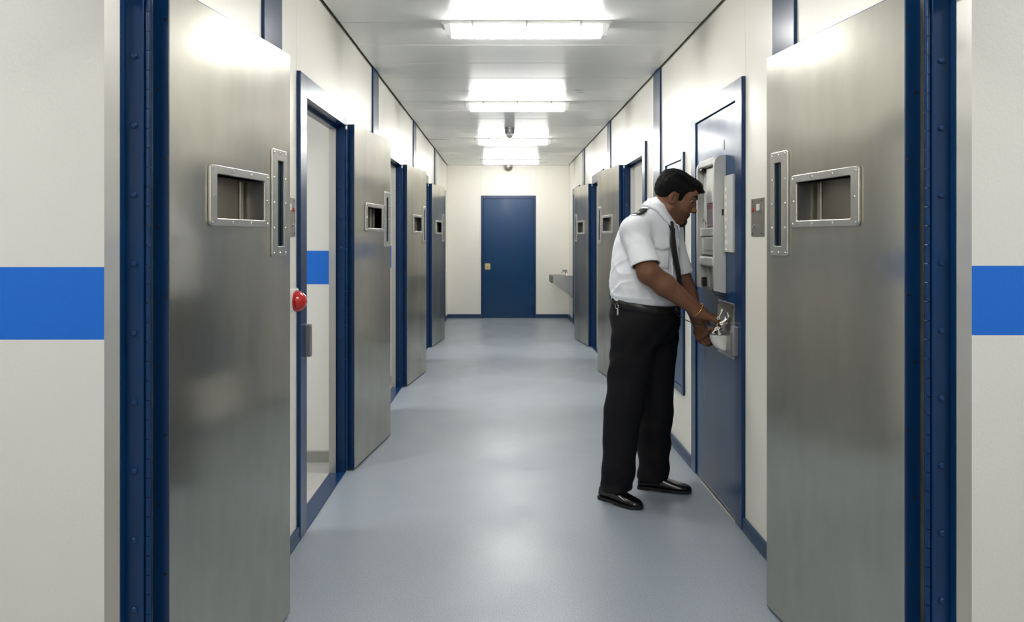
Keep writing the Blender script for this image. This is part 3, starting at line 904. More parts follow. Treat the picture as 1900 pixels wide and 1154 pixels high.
def cone(a, b, ra, rb):
    a, b = np.array(a, float), np.array(b, float); ab = b - a; L2 = float(ab @ ab)
    def f(X, Y, Z):
        t = np.clip(((X - a[0]) * ab[0] + (Y - a[1]) * ab[1] + (Z - a[2]) * ab[2]) / L2, 0, 1)
        return np.sqrt((X - a[0] - t * ab[0]) ** 2 + (Y - a[1] - t * ab[1]) ** 2 + (Z - a[2] - t * ab[2]) ** 2) - (ra + t * (rb - ra))
    r = max(ra, rb)
    return f, np.minimum(a, b) - r, np.maximum(a, b) + r
def ball(c, r): return cone(c, np.array(c, float) + V3(0, 0, 1e-4), r, r)
def ell(c, r, R=None):
    """ellipsoid: centre, radii, rows of R are its axes"""
    c = np.array(c, float); r = np.array(r, float); R = np.eye(3) if R is None else R
    def f(X, Y, Z):
        q = [((X - c[0]) * R[i, 0] + (Y - c[1]) * R[i, 1] + (Z - c[2]) * R[i, 2]) for i in range(3)]
        k0 = np.sqrt(sum((q[i] / r[i]) ** 2 for i in range(3))) + 1e-9
        k1 = np.sqrt(sum((q[i] / r[i] ** 2) ** 2 for i in range(3))) + 1e-9
        return k0 * (k0 - 1) / k1
    return f, c - r.max(), c + r.max()

# body axes: LAT runs from his right to his left, FWD is where the chest faces
LAT, FWD = nrm((0.62, 0.785, 0)), nrm((0.785, -0.62, 0))
def pt(px, py, Y):
    """a point at depth Y, from measurements on the photograph"""
    return V3((px - CX) * Y / FPX, Y, EYE - (py - CY) * Y / FPX)

# torso stations: z, centre x, centre y, lateral half width, depth half width
TORSO = np.array([
    (0.86, 0.790, 4.285, 0.165, 0.125), (0.92, 0.788, 4.280, 0.186, 0.158), (0.98, 0.785, 4.275, 0.198, 0.176), (1.04, 0.785, 4.270, 0.194, 0.164), (1.09, 0.782, 4.265, 0.205, 0.172),
    (1.14, 0.780, 4.263, 0.207, 0.174), (1.20, 0.780, 4.266, 0.203, 0.170), (1.26, 0.782, 4.275, 0.200, 0.166),
    (1.32, 0.788, 4.283, 0.200, 0.165), (1.38, 0.796, 4.288, 0.200, 0.160), (1.44, 0.806, 4.290, 0.194, 0.148),
    (1.49, 0.820, 4.290, 0.172, 0.130), (1.53, 0.836, 4.286, 0.130, 0.100), (1.57, 0.852, 4.280, 0.080, 0.066)])
def torso(grow=0.0, z0=0.98, z1=1.57):
    def f(X, Y, Z):
        zc = np.clip(Z, z0, z1)
        g = [np.interp(zc.ravel(), TORSO[:, 0], TORSO[:, i]).reshape(zc.shape) for i in range(1, 5)]
        u = (X - g[0]) * LAT[0] + (Y - g[1]) * LAT[1]; v = (X - g[0]) * FWD[0] + (Y - g[1]) * FWD[1]
        a, b = g[2] + grow, g[3] + grow
        k0 = np.sqrt((u / a) ** 2 + (v / b) ** 2) + 1e-9
        k1 = np.sqrt((u / a ** 2) ** 2 + (v / b ** 2) ** 2) + 1e-9
        d = k0 * (k0 - 1) / k1
        dz = np.maximum(np.maximum(z0 - Z, Z - z1), 0)
        return np.sqrt(np.maximum(d, 0) ** 2 + dz ** 2) + np.minimum(d, 0)
    return f, V3(0.5, 3.95, z0), V3(1.12, 4.6, z1)

# joints
SH_R, EL_R, WR_R = V3(0.688, 4.105, 1.452), pt(1203, 506, 3.985), pt(1298, 578, 4.00)
SH_L, EL_L, WR_L = V3(0.955, 4.425, 1.445), pt(1271, 532, 4.43), pt(1293, 590, 4.165)
# head frame
yaw, pitch = math.radians(12), math.radians(23)
f0 = V3(math.cos(yaw), -math.sin(yaw), 0); HLf = V3(math.sin(yaw), math.cos(yaw), 0)
HF = f0 * math.cos(pitch) + V3(0, 0, -math.sin(pitch))
HU = np.cross(HF, HLf)
HO = V3(0.938, 4.266, 1.609); HS = 1.08
HR_ = np.stack([HF, HLf, HU])
def hp(x, y, z): return HO + HS * (x * HF + y * HLf + z * HU)
def hlocal(X, Y, Z):
    d = (X - HO[0], Y - HO[1], Z - HO[2])
    return [(d[0] * a[0] + d[1] * a[1] + d[2] * a[2]) / HS for a in (HF, HLf, HU)]
def hell(c, r): return ell(hp(*c), [HS * v for v in r], HR_)
def hcone(a, b, ra, rb): return cone(hp(*a), hp(*b), HS * ra, HS * rb)

body = Field((0.46, 3.86, 0.05), (1.24, 4.62, 1.80), 0.0038)
body.add(torso(-0.03), 0.0)
hipR, hipL = V3(0.715, 4.19, 0.94), V3(0.870, 4.375, 0.94)
kneeR, kneeL = pt(1157, 760, 4.19), pt(1215, 760, 4.39)
ankR, ankL = V3(0.597, 4.175, 0.10), V3(0.842, 4.385, 0.09)
for (h, k, a) in ((hipR, kneeR, ankR), (hipL, kneeL, ankL)):
    body.add(cone(h, k, 0.088, 0.060), 0.03); body.add(cone(k, a, 0.058, 0.042), 0.02)
for (s_, e, w, r) in ((SH_R, EL_R, WR_R, (0.050, 0.057, 0.056, 0.034)), (SH_L, EL_L, WR_L, (0.046, 0.052, 0.050, 0.034))):
    body.add(cone(s_ + 0.12 * (e - s_), e, r[0], r[1]), 0.0)
    body.add(cone(e, e + 0.32 * (w - e), r[1] - 0.001, r[2]), 0.02)
    body.add(cone(e + 0.32 * (w - e), w, r[2], r[3]), 0.02)
# neck and head
body.add(cone(V3(0.862, 4.275, 1.50), hp(-0.030, 0, -0.02), 0.066, 0.062), 0.02)
body.add(cone(V3(0.885, 4.262, 1.50), hp(0.020, 0, -0.055), 0.046, 0.044), 0.03)
body.add(hell((-0.008, 0, 0.052), (0.098, 0.076, 0.086)), 0.02)
body.add(hell((0.046, 0, -0.008), (0.056, 0.060, 0.088)), 0.03)
for s_ in (-1, 1):
    body.add(hcone((0.010, 0.053 * s_, -0.045), (0.076, 0.018 * s_, -0.086), 0.024, 0.019), 0.025)
    body.add(hell((0.058, 0.043 * s_, -0.008), (0.028, 0.022, 0.020)), 0.02)
    body.add(hell((0.063, 0.034 * s_, -0.042), (0.026, 0.022, 0.028)), 0.02)
    body.add(hcone((0.090, 0.008 * s_, 0.046), (0.076, 0.050 * s_, 0.044), 0.013, 0.012), 0.014)
body.add(hcone((0.082, 0.0, -0.088), (0.084, 0, -0.084), 0.022, 0.020), 0.015)
body.add(hell((0.070, 0, 0.07), (0.030, 0.055, 0.032)), 0.02)
for s_ in (-1, 1):
    body.cut(hell((0.098, 0.037 * s_, 0.0245), (0.020, 0.021, 0.0135)), 0.010)
body.add(hcone((0.091, 0, 0.032), (0.1145, 0, -0.010), 0.0085, 0.0120), 0.010)
body.add(hcone((0.110, 0, -0.012), (0.1125, 0, -0.013), 0.0138, 0.0138), 0.008)
for s_ in (-1, 1):
    body.add(hell((0.104, 0.0135 * s_, -0.016), (0.014, 0.0085, 0.010)), 0.007)
    body.cut(hell((0.112, 0.007 * s_, -0.026), (0.006, 0.004, 0.004)), 0.003)
    # eyelids
    body.add(hcone((0.0875, 0.022 * s_, 0.0335), (0.0770, 0.051 * s_, 0.0310), 0.0050, 0.0042), 0.006)
    body.add(hcone((0.0865, 0.023 * s_, 0.0155), (0.0770, 0.050 * s_, 0.0180), 0.0040, 0.0038), 0.006)
body.add(hcone((0.090, -0.018, -0.047), (0.090, 0.018, -0.047), 0.0105, 0.0105), 0.010)
body.add(hcone((0.099, -0.012, -0.0425), (0.099, 0.012, -0.0425), 0.0062, 0.0062), 0.006)
body.add(hcone((0.095, -0.012, -0.0545), (0.095, 0.012, -0.0545), 0.0070, 0.0070), 0.006)
for s_ in (-1, 1):
    ex = s_ * 0.078
    body.add(hell((-0.006, ex, 0.004), (0.019, 0.009, 0.033)), 0.004)
    body.add(hell((-0.014, ex + s_ * 0.005, 0.010), (0.012, 0.007, 0.026)), 0.004)
    body.cut(hell((-0.001, ex + s_ * 0.009, 0.006), (0.0085, 0.011, 0.018)), 0.003)
    body.add(hell((0.008, ex - s_ * 0.001, 0.002), (0.006, 0.006, 0.008)), 0.003)

# hands: palm plus five jointed fingers, rooted inside the palm
def hand(field, W, F, Pn, side, curl, spread=0.0, thumb=((0.45, 0.75, 0.3), (0.75, 0.45, 0.5), (0.9, 0.1, 0.5)), sc=1.06):
    F = nrm(F); Pn = nrm(Pn - F * (Pn @ F)); T = np.cross(F, Pn) * (1 if side == 'R' else -1)      # T points to the thumb side
    q = lambda f, t, p: W + sc * (f * F + t * T + p * Pn)
    field.add(cone(q(-0.02, 0, 0), q(0.02, 0, 0), 0.031, 0.030), 0.015)
    for t in (0.030, 0.011, -0.010, -0.029):
        field.add(cone(q(0.015, t * 0.55, 0.002), q(0.085 - 0.10 * abs(t - 0.008), t, 0), 0.0165, 0.0135), 0.014)
    tips = []
    for i, (t, L) in enumerate(((0.031, (0.046, 0.027, 0.021)), (0.011, (0.050, 0.031, 0.022)), (-0.010, (0.047, 0.029, 0.022)), (-0.029, (0.037, 0.022, 0.019)))):
        base = q(0.083 - 0.10 * abs(t - 0.008), t, 0.0)
        cur = base - 0.02 * F
        field.add(cone(cur, base, 0.0105, 0.0110), 0.006)
        cur = base
        for j in range(3):
            an = math.radians(curl[i][j])
            dr = math.cos(an) * F + math.sin(an) * Pn + spread * (t / 0.03) * 0.12 * T
            nx = cur + sc * L[j] * nrm(dr)
            field.add(cone(cur, nx, (0.0108, 0.0098, 0.0088)[j], (0.0098, 0.0088, 0.0076)[j]), 0.0025)
            cur = nx
        tips.append(cur)
    cur = q(0.018, 0.020, 0.010)
    for j, (d, L, r0, r1) in enumerate(zip(thumb, (0.045, 0.033, 0.027), (0.017, 0.0125, 0.0110), (0.0130, 0.0112, 0.0090))):
        nx = cur + sc * L * nrm(d[0] * F + d[1] * T + d[2] * Pn)
        field.add(cone(cur, nx, r0, r1), 0.006 if j else 0.014)
        cur = nx
    tips.append(cur)
    return tips
tipsR = hand(body, WR_R + V3(-0.002, -0.002, -0.008), V3(0.95, 0.04, -0.30), V3(-0.30, 0.22, -0.92), 'R',
             ((24, 66, 96), (52, 118, 160), (60, 128, 172), (64, 130, 175)))
tipsL = hand(body, WR_L + V3(0.002, -0.006, -0.012), V3(0.22, -0.45, -0.86), V3(0.75, 0.60, 0.10), 'L',
             ((40, 80, 110), (46, 95, 130), (52, 100, 140), (55, 105, 145)))

person = empty('person', (0.75, 4.27, 0.0))
tag(person, 'man in a white short-sleeved uniform shirt, black tie and trousers leaning to a door lock', 'person')
OFFP = Vector((0.75, 4.27, 0.0))
def pmesh(me, name, material, parent=None, smooth=None):
    me.transform(Matrix.Translation(-OFFP))
    return link(name, me, material, parent if parent is not None else person, smooth)
def pb(m, name, material, parent=None, smooth=None):
    return m.build(name, material, parent if parent is not None else person, smooth, OFFP)
pmesh(body.mesh('body'), 'body', M['skin'])

# hair: a shell over the skull with a swept fringe
hair = Field(hp(0.02, 0, 0.05) - 0.19, hp(0.02, 0, 0.05) + 0.19, 0.0032)
hair.add(hell((-0.010, 0, 0.054), (0.107, 0.085, 0.096)))
hair.add(hell((0.060, 0.006, 0.106), (0.050, 0.060, 0.030)), 0.025)
hair.add(hell((0.098, 0.006, 0.093), (0.027, 0.044, 0.0105)), 0.018)
hair.add(hell((-0.030, 0, 0.10), (0.075, 0.070, 0.044)), 0.03)
def hairline(X, Y, Z):
    x, y, z = hlocal(X, Y, Z)
    line = np.interp(x.ravel(), [-0.12, -0.09, -0.05, -0.028, -0.012, 0.016, 0.019, 0.036, 0.042, 0.06, 0.085, 0.12, 0.14], [-0.030, -0.030, -0.028, 0.018, 0.040, 0.036, 0.004, 0.004, 0.046, 0.066, 0.080, 0.080, 0.080]).reshape(x.shape)
    return (line - z) * HS * 0.75
hair.clip(hairline)
hair.warp(lambda X, Y, Z: (lambda x, y, z: 0.0016 * np.sin(150 * y + 60 * z + 20 * x) + 0.0013 * np.sin(210 * z - 90 * y + 40 * x) + 0.001 * np.sin(320 * y - 40 * x))(*hlocal(X, Y, Z)))
pmesh(hair.mesh('hair'), 'hair', M['hair'])
# stubble on jaw, chin and upper lip: a thin skin-tight layer
bd = Field(hp(0.06, 0, -0.06) - 0.13, hp(0.06, 0, -0.06) + 0.13, 0.003)
sl, X, Y, Z = bd.sub(bd.lo, bd.lo + bd.h * bd.n)
gx, gy, gz = np.broadcast_arrays(X, Y, Z)
bd.d = (body.at(np.stack([gx.ravel(), gy.ravel(), gz.ravel()], 1)).reshape(gx.shape) - 0.0016).astype(np.float32)
bd2 = Field(bd.lo, bd.lo + bd.h * bd.n, bd.h)
bd2.d = (bd.d + 0.0008).astype(np.float32)[:bd2.n[0], :bd2.n[1], :bd2.n[2]] if tuple(bd2.n) != tuple(bd.n) else (bd.d + 0.0008).astype(np.float32)
if bd2.d.shape != tuple(bd2.n): bd2.n = np.array(bd2.d.shape)
bd2.ax = [bd2.lo[i] + bd2.h * np.arange(bd2.n[i]) for i in range(3)]
def beardline(X, Y, Z):
    x, y, z = hlocal(X, Y, Z)
    y = np.abs(y)
    chin = np.maximum(np.maximum(z + 0.066 + 0.35 * np.maximum(y - 0.020, 0), 0.060 - x), y - 0.032)
    mous = np.maximum(np.maximum(np.abs(z + 0.0345) - 0.0055, y - 0.026), 0.05 - x)
    side = np.maximum(np.maximum(np.abs(y - 0.027) - 0.003, np.abs(z + 0.052) - 0.018), 0.05 - x)
    return np.minimum(np.minimum(chin, mous), side) * HS + 0.002 * np.sin(400 * x) * np.sin(430 * z) * np.sin(380 * y)
def stubbleline(X, Y, Z):
    x, y, z = hlocal(X, Y, Z)
    top = np.interp(x.ravel(), [-0.02, 0.016, 0.022, 0.036, 0.050, 0.075, 0.12], [-0.06, -0.030, 0.004, 0.000, -0.030, -0.034, -0.028]).reshape(x.shape)
    low = np.interp(x.ravel(), [0.0, 0.03, 0.08], [-0.062, -0.088, -0.13]).reshape(x.shape)
    return np.maximum(np.maximum(z - top, low - z), 0.006 - x) * HS * 0.7 + 0.0015 * np.sin(300 * x + 40 * z) * np.sin(330 * z)
bd.clip(beardline); bd2.clip(stubbleline)
bo = pmesh(bd2.mesh('stubble'), 'stubble', M['stubble'])
pmesh(bd.mesh('goatee'), 'goatee', M['beard'], bo)
for s_ in (-1, 1):
    c = hp(0.0775, 0.0365 * s_, 0.0245); GZ = nrm(HF - 0.62 * HLf - 0.22 * HU)
    e = MB().lathe(c, HF, [(0, -0.0125), (0.0075, -0.010), (0.0118, -0.004), (0.0125, 0.0), (0.0118, 0.004), (0.0095, 0.008), (0.006, 0.011), (0, 0.0125)], 18)
    eo = pb(e, 'eye', M['eye_white'], None, True)
    pb(MB().lathe(c + GZ * 0.0102, GZ, [(0.0062, 0), (0.0055, 0.0016), (0.0032, 0.0028), (0, 0.0031)], 14), 'iris', M['iris'], eo, True)
    pts = [hp(0.097 - 0.012 * t - 0.010 * t * t, (0.012 + 0.044 * t) * s_, 0.047 + 0.010 * math.sin(math.pi * min(t * 1.1, 1)) - 0.002 * t) for t in (0, 0.2, 0.4, 0.6, 0.8, 1.0)]
    for _ in range(3): pts = [p - body.grad(p)[0] * (float(body.at(p)[0]) - 0.0012) for p in pts]
    pb(MB().path(pts, [0.0030, 0.0046, 0.0048, 0.0042, 0.0032, 0.0018], 8), 'eyebrow', M['hair'], None, True)

# shirt
shirt = Field((0.46, 3.86, 0.98), (1.20, 4.62, 1.64), 0.0042)
shirt.add(torso(0.006, 1.00, 1.555))
for e_ in (V3(0.715, 4.125, 1.444), V3(0.945, 4.405, 1.444)):
    shirt.add(cone(e_, V3(0.857, 4.279, 1.566), 0.068, 0.056), 0.03)
HEM_R = SH_R + 0.84 * (EL_R - SH_R); HEM_L = SH_L + 0.76 * (EL_L - SH_L)
cuts = []
def sleeve(sh, hem, inner, r0, r1, r2):
    ax = nrm(hem - sh)
    shirt.add(cone(inner, sh - 0.012 * LAT * 0, r0 - 0.004, r0), 0.05)
    f, lo, hi = cone(sh, hem + 0.05 * ax, r0, r2)
    a2 = nrm(ax + V3(0, 0, -0.5))
    g = lambda X, Y, Z: np.maximum(f(X, Y, Z), (X - hem[0]) * a2[0] + (Y - hem[1]) * a2[1] + (Z - hem[2]) * a2[2])
    shirt.add((g, lo, hi), 0.038)
    a = hem - 0.035 * ax; b = hem + 0.07 * ax
    cuts.append(cone(a, b, r2 - 0.012, r2 - 0.007))
sleeve(SH_R + V3(0.012, 0.014, -0.012), HEM_R, V3(0.765, 4.19, 1.445), 0.066, 0.074, 0.078)
sleeve(SH_L + V3(-0.01, -0.014, -0.012), HEM_L, V3(0.90, 4.36, 1.440), 0.062, 0.067, 0.066)
def folds(X, Y, Z):
    u = (X - 0.80) * LAT[0] + (Y - 4.27) * LAT[1]; v = (X - 0.80) * FWD[0] + (Y - 4.27) * FWD[1]
    low = np.clip((1.24 - Z) / 0.14, 0, 1)
    w = 0.0045 * low * np.sin(55 * u + 18 * Z + 2.5 * np.sin(30 * v + 20 * Z)) * np.cos(22 * v + 9 * u)
    cr = lambda th: (1 - np.abs(np.sin(th))) ** 3
    w = w - 0.0055 * cr(13 * Z + 11 * u - 7 * v + 1.4 * np.sin(9 * u + 7 * Z)) * np.clip((1.42 - Z) / 0.2, 0, 1)
    w = w - 0.0040 * cr(17 * Z - 15 * u + 12 * v + 1.2 * np.sin(12 * v - 8 * Z) + 0.8) * np.clip((1.46 - Z) / 0.2, 0, 1)
    w = w + 0.0014 * np.sin(40 * Z + 26 * u - 20 * v + 2 * np.sin(14 * u + 12 * Z))
    arm = np.exp(-(((X - 0.735) ** 2 + (Y - 4.06) ** 2) / 0.012 + ((Z - 1.37) / 0.07) ** 2))
    w = w + 0.003 * arm * np.sin(95 * (X * 0.75 + Z * 0.6))
    for hm in (HEM_R, HEM_L):
        q = np.sqrt((X - hm[0]) ** 2 + (Y - hm[1]) ** 2 + (Z - hm[2]) ** 2)
        w = w * np.clip((q - 0.085) / 0.06, 0.12, 1)
    return w
shirt.warp(folds)
for c_ in cuts: shirt.cut(c_)
belt_z = lambda X, Y: 1.062 - 0.16 * ((X - 0.785) * FWD[0] + (Y - 4.27) * FWD[1])
shirt.clip(lambda X, Y, Z: belt_z(X, Y) - 0.018 - Z)
shm = shirt.mesh('shirt')
so = pmesh(shm, 'shirt', M['shirt'])

def onto(P, lift):
    P = np.array(P, float)
    for _ in range(4):
        P = P - shirt.grad(P)[0] * (float(shirt.at(P)[0]) - lift)
    return P
def front(u, z, lift):
    """the point on the shirt front at lateral offset u and height z"""
    c = V3(np.interp(z, TORSO[:, 0], TORSO[:, 1]), np.interp(z, TORSO[:, 0], TORSO[:, 2]), z) + u * LAT
    h = shirt.shoot(c + 0.36 * FWD, -FWD, 0.42)
    if h is None: h = c + 0.1 * FWD
    return h + lift * FWD
def sheet(rows, th, name, material, parent=None):
    """grid of points -> a thin solid sheet"""
    m = MB()
    g = [[m.bm.verts.new(Vector(p)) for p in r] for r in rows]
    for A, B in zip(g, g[1:]):
        for i in range(len(A) - 1):
            m.bm.faces.new((A[i], A[i + 1], B[i + 1], B[i]))
    o = pb(m, name, material, parent, True)
    md = o.modifiers.new('thickness', 'SOLIDIFY'); md.thickness = th; md.offset = 0
    return o

# collar: stand ring around the neck, leaf folded down over the shoulders
CC = V3(0.880, 4.270, 1.551)
CF = nrm(0.75 * FWD + 0.25 * f0)
e1 = nrm(V3(0.60 * CF[0], 0.60 * CF[1], -0.80)); e2 = nrm(LAT - e1 * (LAT @ e1)); cn = np.cross(e1, e2)
cn = cn if cn[2] > 0 else -cn
rows_in, rows_mid, rows_out, rows_std = [], [], [], []
K = 40
for i in range(K + 1):
    ph = math.radians(-20 + 13 + (334) * i / K)          # opens at the front
    fr = max(0.0, math.cos(ph + math.radians(20)))
    r = 0.074 * abs(math.cos(ph)) + 0.068 * abs(math.sin(ph)); r = math.hypot(0.078 * math.cos(ph), 0.070 * math.sin(ph))
    base = CC + 0.080 * math.cos(ph) * e1 + 0.070 * math.sin(ph) * e2
    out = math.cos(ph) * e1 + math.sin(ph) * e2
    drop = 0.040 + 0.034 * fr ** 5
    top = base + 0.004 * cn
    mid = base + 0.010 * out - 0.45 * drop * cn
    low = base + (0.020 + 0.018 * (1 - fr)) * out - drop * cn
    mid, low = onto(mid, 0.010) if shirt.at(mid)[0] < 0.010 else mid, onto(low, 0.009)
    rows_in.append(top - 0.002 * out); rows_mid.append(mid); rows_out.append(low)
    rows_std.append(base - 0.004 * out - 0.03 * cn)
sheet([rows_std, rows_in, rows_mid, rows_out], 0.0045, 'collar', M['shirt'], so)

# tie: knot at the collar opening, blade lying down the front
kn = CC + 0.104 * (0.92 * e1 - 0.38 * e2) - 0.006 * cn
kn = front(-0.036, 1.466, 0.004)
tie_rows = []
for i in range(25):
    t = i / 24
    z = kn[2] - 0.010 - t * 0.42
    u = float(np.interp(t, (0, 0.22, 0.37, 0.5, 0.62, 0.75, 1.0), (-0.034, -0.032, -0.010, 0.018, 0.034, 0.052, 0.066)))
    w = 0.018 + 0.025 * min(1, t * 1.15)
    c = front(u, z, 0.012 + 0.002 * t)
    row = []
    for s_ in (-1, -0.5, 0, 0.5, 1):
        p = front(u + s_ * w, z, 0.011)
        if (p - c) @ FWD > 0.02 or (p - c) @ FWD < -0.02: p = c + s_ * w * LAT
        row.append(p + 0.002 * (1 - abs(s_)) * FWD)
    tie_rows.append(row)
tr = np.array(tie_rows)
for _ in range(3):
    tr[1:-1] = 0.25 * tr[:-2] + 0.5 * tr[1:-1] + 0.25 * tr[2:]
to = sheet(tr, 0.004, 'tie', M['tie'])
kt = Field(kn - 0.06, kn + 0.06, 0.003)
kt.add(cone(kn - 0.006 * FWD + V3(0, 0, 0.012), kn + 0.002 * FWD - V3(0, 0, 0.014), 0.0185, 0.0125), 0.0)
pmesh(kt.mesh('tie_knot'), 'tie_knot', M['tie'], to)

# chest pockets with pointed flaps, placket, buttons
for (ua, ub) in ((-0.150, -0.050), (0.048, 0.122)):
    rows = []
    for j in range(5):
        row = []
        for i in range(9):
            q = i / 8; u = ua + (ub - ua) * q
            low = 1.350 - 0.014 * (1 - abs(2 * q - 1))
            row.append(front(u, 1.402 + (low - 1.402) * j / 4, 0.0015 + 0.004 * (j / 4)))
        rows.append(row)
    sheet(rows, 0.004, 'pocket_flap', M['shirt'], so)
    rows = [[front(ua + 0.005 + (ub - ua - 0.01) * i / 8, 1.345 - 0.105 * j / 6, 0.0012) for i in range(9)] for j in range(7)]
    sheet(rows, 0.0025, 'pocket', M['shirt'], so)
    p = front((ua + ub) / 2, 1.345, 0.012)
    pb(MB().lathe(p, FWD, [(0.0055, 0), (0.005, 0.002), (0, 0.0024)], 12), 'button', M['white_plastic'], so, True)
sheet([[front(u, 1.46 - 0.40 * j / 20, 0.003) for u in (-0.030, -0.018)] for j in range(21)], 0.003, 'placket', M['shirt'], so)
for (t_, off_) in ((1, 0),):
    for ph in (40, -40):
        a_ = math.radians(ph)
        p = onto(CC + 0.115 * math.cos(a_) * e1 + 0.105 * math.sin(a_) * e2 - 0.05 * cn, 0.005)
        pb(MB().lathe(p, shirt.grad(p)[0], [(0.0045, 0), (0.004, 0.002), (0, 0.0024)], 10), 'stud', M['screw'], so, True)

# rank slides on the shoulder straps
for s_, nm in ((-1, 'R'), (1, 'L')):
    sh_ = SH_R if s_ < 0 else SH_L
    outw = s_ * LAT
    n0 = nrm(0.72 * outw + V3(0, 0, 0.66) + 0.22 * FWD)
    ctr = onto(pt(1186, 393, 4.15) if s_ < 0 else V3(0.930, 4.385, 1.53), 0.0)
    along = nrm(outw - n0 * (outw @ n0)); acr = nrm(FWD - n0 * (FWD @ n0) - along * (FWD @ along))
    def top(a_, b_, lift):
        p = ctr + a_ * along + b_ * acr
        h = shirt.shoot(p + 0.10 * n0, -n0, 0.22)
        h = p if h is None else h
        return h + lift * n0
    strap = sheet([[top(a_, b_, 0.004) for b_ in (-0.022, -0.011, 0, 0.011, 0.022)] for a_ in np.linspace(-0.070, 0.060, 10)], 0.003, 'shoulder_strap', M['shirt'], so)
    ep = sheet([[top(a_, b_ * (1 if a_ > -0.028 else 0.75), 0.009) for b_ in np.linspace(-0.035, 0.035, 7)] for a_ in np.linspace(-0.040, 0.042, 9)], 0.004, 'rank_slide', M['black'], strap)
    m = MB()
    for b_ in (-0.019, -0.0095, 0.0, 0.0095, 0.019):
        p = top(0.028, b_, 0.0125); n_ = shirt.grad(p)[0]
        m.lathe(p, n_, [(0.0042, 0), (0.0034, 0.0012), (0, 0.0018)], 8)
    m.path([top(0.012, b_, 0.0122) for b_ in np.linspace(-0.017, 0.017, 6)], 0.0016, 5)
    tag(pb(m, 'insignia', M['card_white'], strap), kind='stuff')

# trousers
tro = Field((0.46, 3.90, 0.02), (1.14, 4.68, 1.14), 0.005)
tro.add(torso(0.010, 0.86, 1.20))
hemR, hemL = V3(0.612, 4.178, 0.060), V3(0.850, 4.392, 0.046)
for (h, k, e, r) in ((hipR, kneeR, hemR, (0.120, 0.101, 0.084)), (hipL, kneeL, hemL, (0.120, 0.099, 0.086))):
    tro.add(cone(h - V3(0, 0, 0.01), k, r[0], r[1]), 0.05)
    ax = nrm(e - k)
    f, lo, hi = cone(k, e + 0.08 * ax, r[1], r[2] - 0.004)
    tro.add(((lambda f: lambda X, Y, Z: np.maximum(f(X, Y, Z), 0.5 * (hem_z(X, Y) - Z)))(f), lo, hi), 0.012) if False else tro.add((f, lo, hi), 0.012)
tro.add(ell(V3(0.735, 4.315, 0.95), (0.125, 0.125, 0.13)), 0.06)
def tfolds(X, Y, Z):
    u = X * LAT[0] + Y * LAT[1]; v = X * FWD[0] + Y * FWD[1]
    w = 0.004 * np.sin(26 * Z + 20 * u - 16 * v + 2 * np.sin(9 * Z + 12 * u))
    w = w + 0.006 * np.clip((0.34 - Z) / 0.3, 0, 1) * np.sin(44 * Z + 14 * v + 1.5 * np.sin(16 * u))
    w = w + 0.005 * np.exp(-((Z - 0.86) / 0.10) ** 2) * np.sin(50 * u - 30 * Z)
    return w
tro.warp(tfolds)
belt_z = lambda X, Y: 1.062 - 0.16 * ((X - 0.785) * FWD[0] + (Y - 4.27) * FWD[1])
tro.clip(lambda X, Y, Z: (Z - belt_z(X, Y) - 0.004) + 0 * X)
def hems(X, Y, Z):
    near = (X - hemR[0]) ** 2 + (Y - hemR[1]) ** 2 < (X - hemL[0]) ** 2 + (Y - hemL[1]) ** 2
    hz = np.where(near, 0.060, 0.050)
    return hz - Z
tro.clip(hems)
for (k, e, r) in ((kneeR, hemR, 0.072), (kneeL, hemL, 0.074)):
    ax = nrm(e - k); tro.cut(cone(e - 0.06 * ax, e + 0.05 * ax, r - 0.006, r))
tr_o = pmesh(tro.mesh('trousers'), 'trousers', M['trouser'])

# belt following the waist
rows = [[], [], [], []]
for i in range(65):
    an = 2 * math.pi * i / 64
    z = 1.05; a_, b_ = 0.194 + 0.013, 0.164 + 0.013
    p = V3(0.785, 4.270, 0) + a_ * math.cos(an) * LAT + b_ * math.sin(an) * FWD
    zz = belt_z(p[0], p[1])
    for r, (dz, g) in zip(rows, ((0.006, 0.0), (0.004, 0.003), (-0.032, 0.004), (-0.034, 0.0))):
        q = p + g * nrm(math.cos(an) * LAT + math.sin(an) * FWD); q[2] = zz + dz
        rows_ = r.append(q)
bl = sheet(rows, 0.004, 'belt', M['belt'])
def waist(an, dz, g):
    p = V3(0.785, 4.270, 0) + (0.207 + g) * math.cos(an) * LAT + (0.177 + g) * math.sin(an) * FWD
    p[2] = belt_z(p[0], p[1]) + dz
    return p
pb(MB().lathe(waist(math.pi / 2, -0.014, 0.004), FWD, [(0.017, 0), (0.016, 0.003), (0.010, 0.004)], 4), 'buckle', M['chrome'], bl)
# metal belt keeper ring and wire loop on his right hip
m = MB()

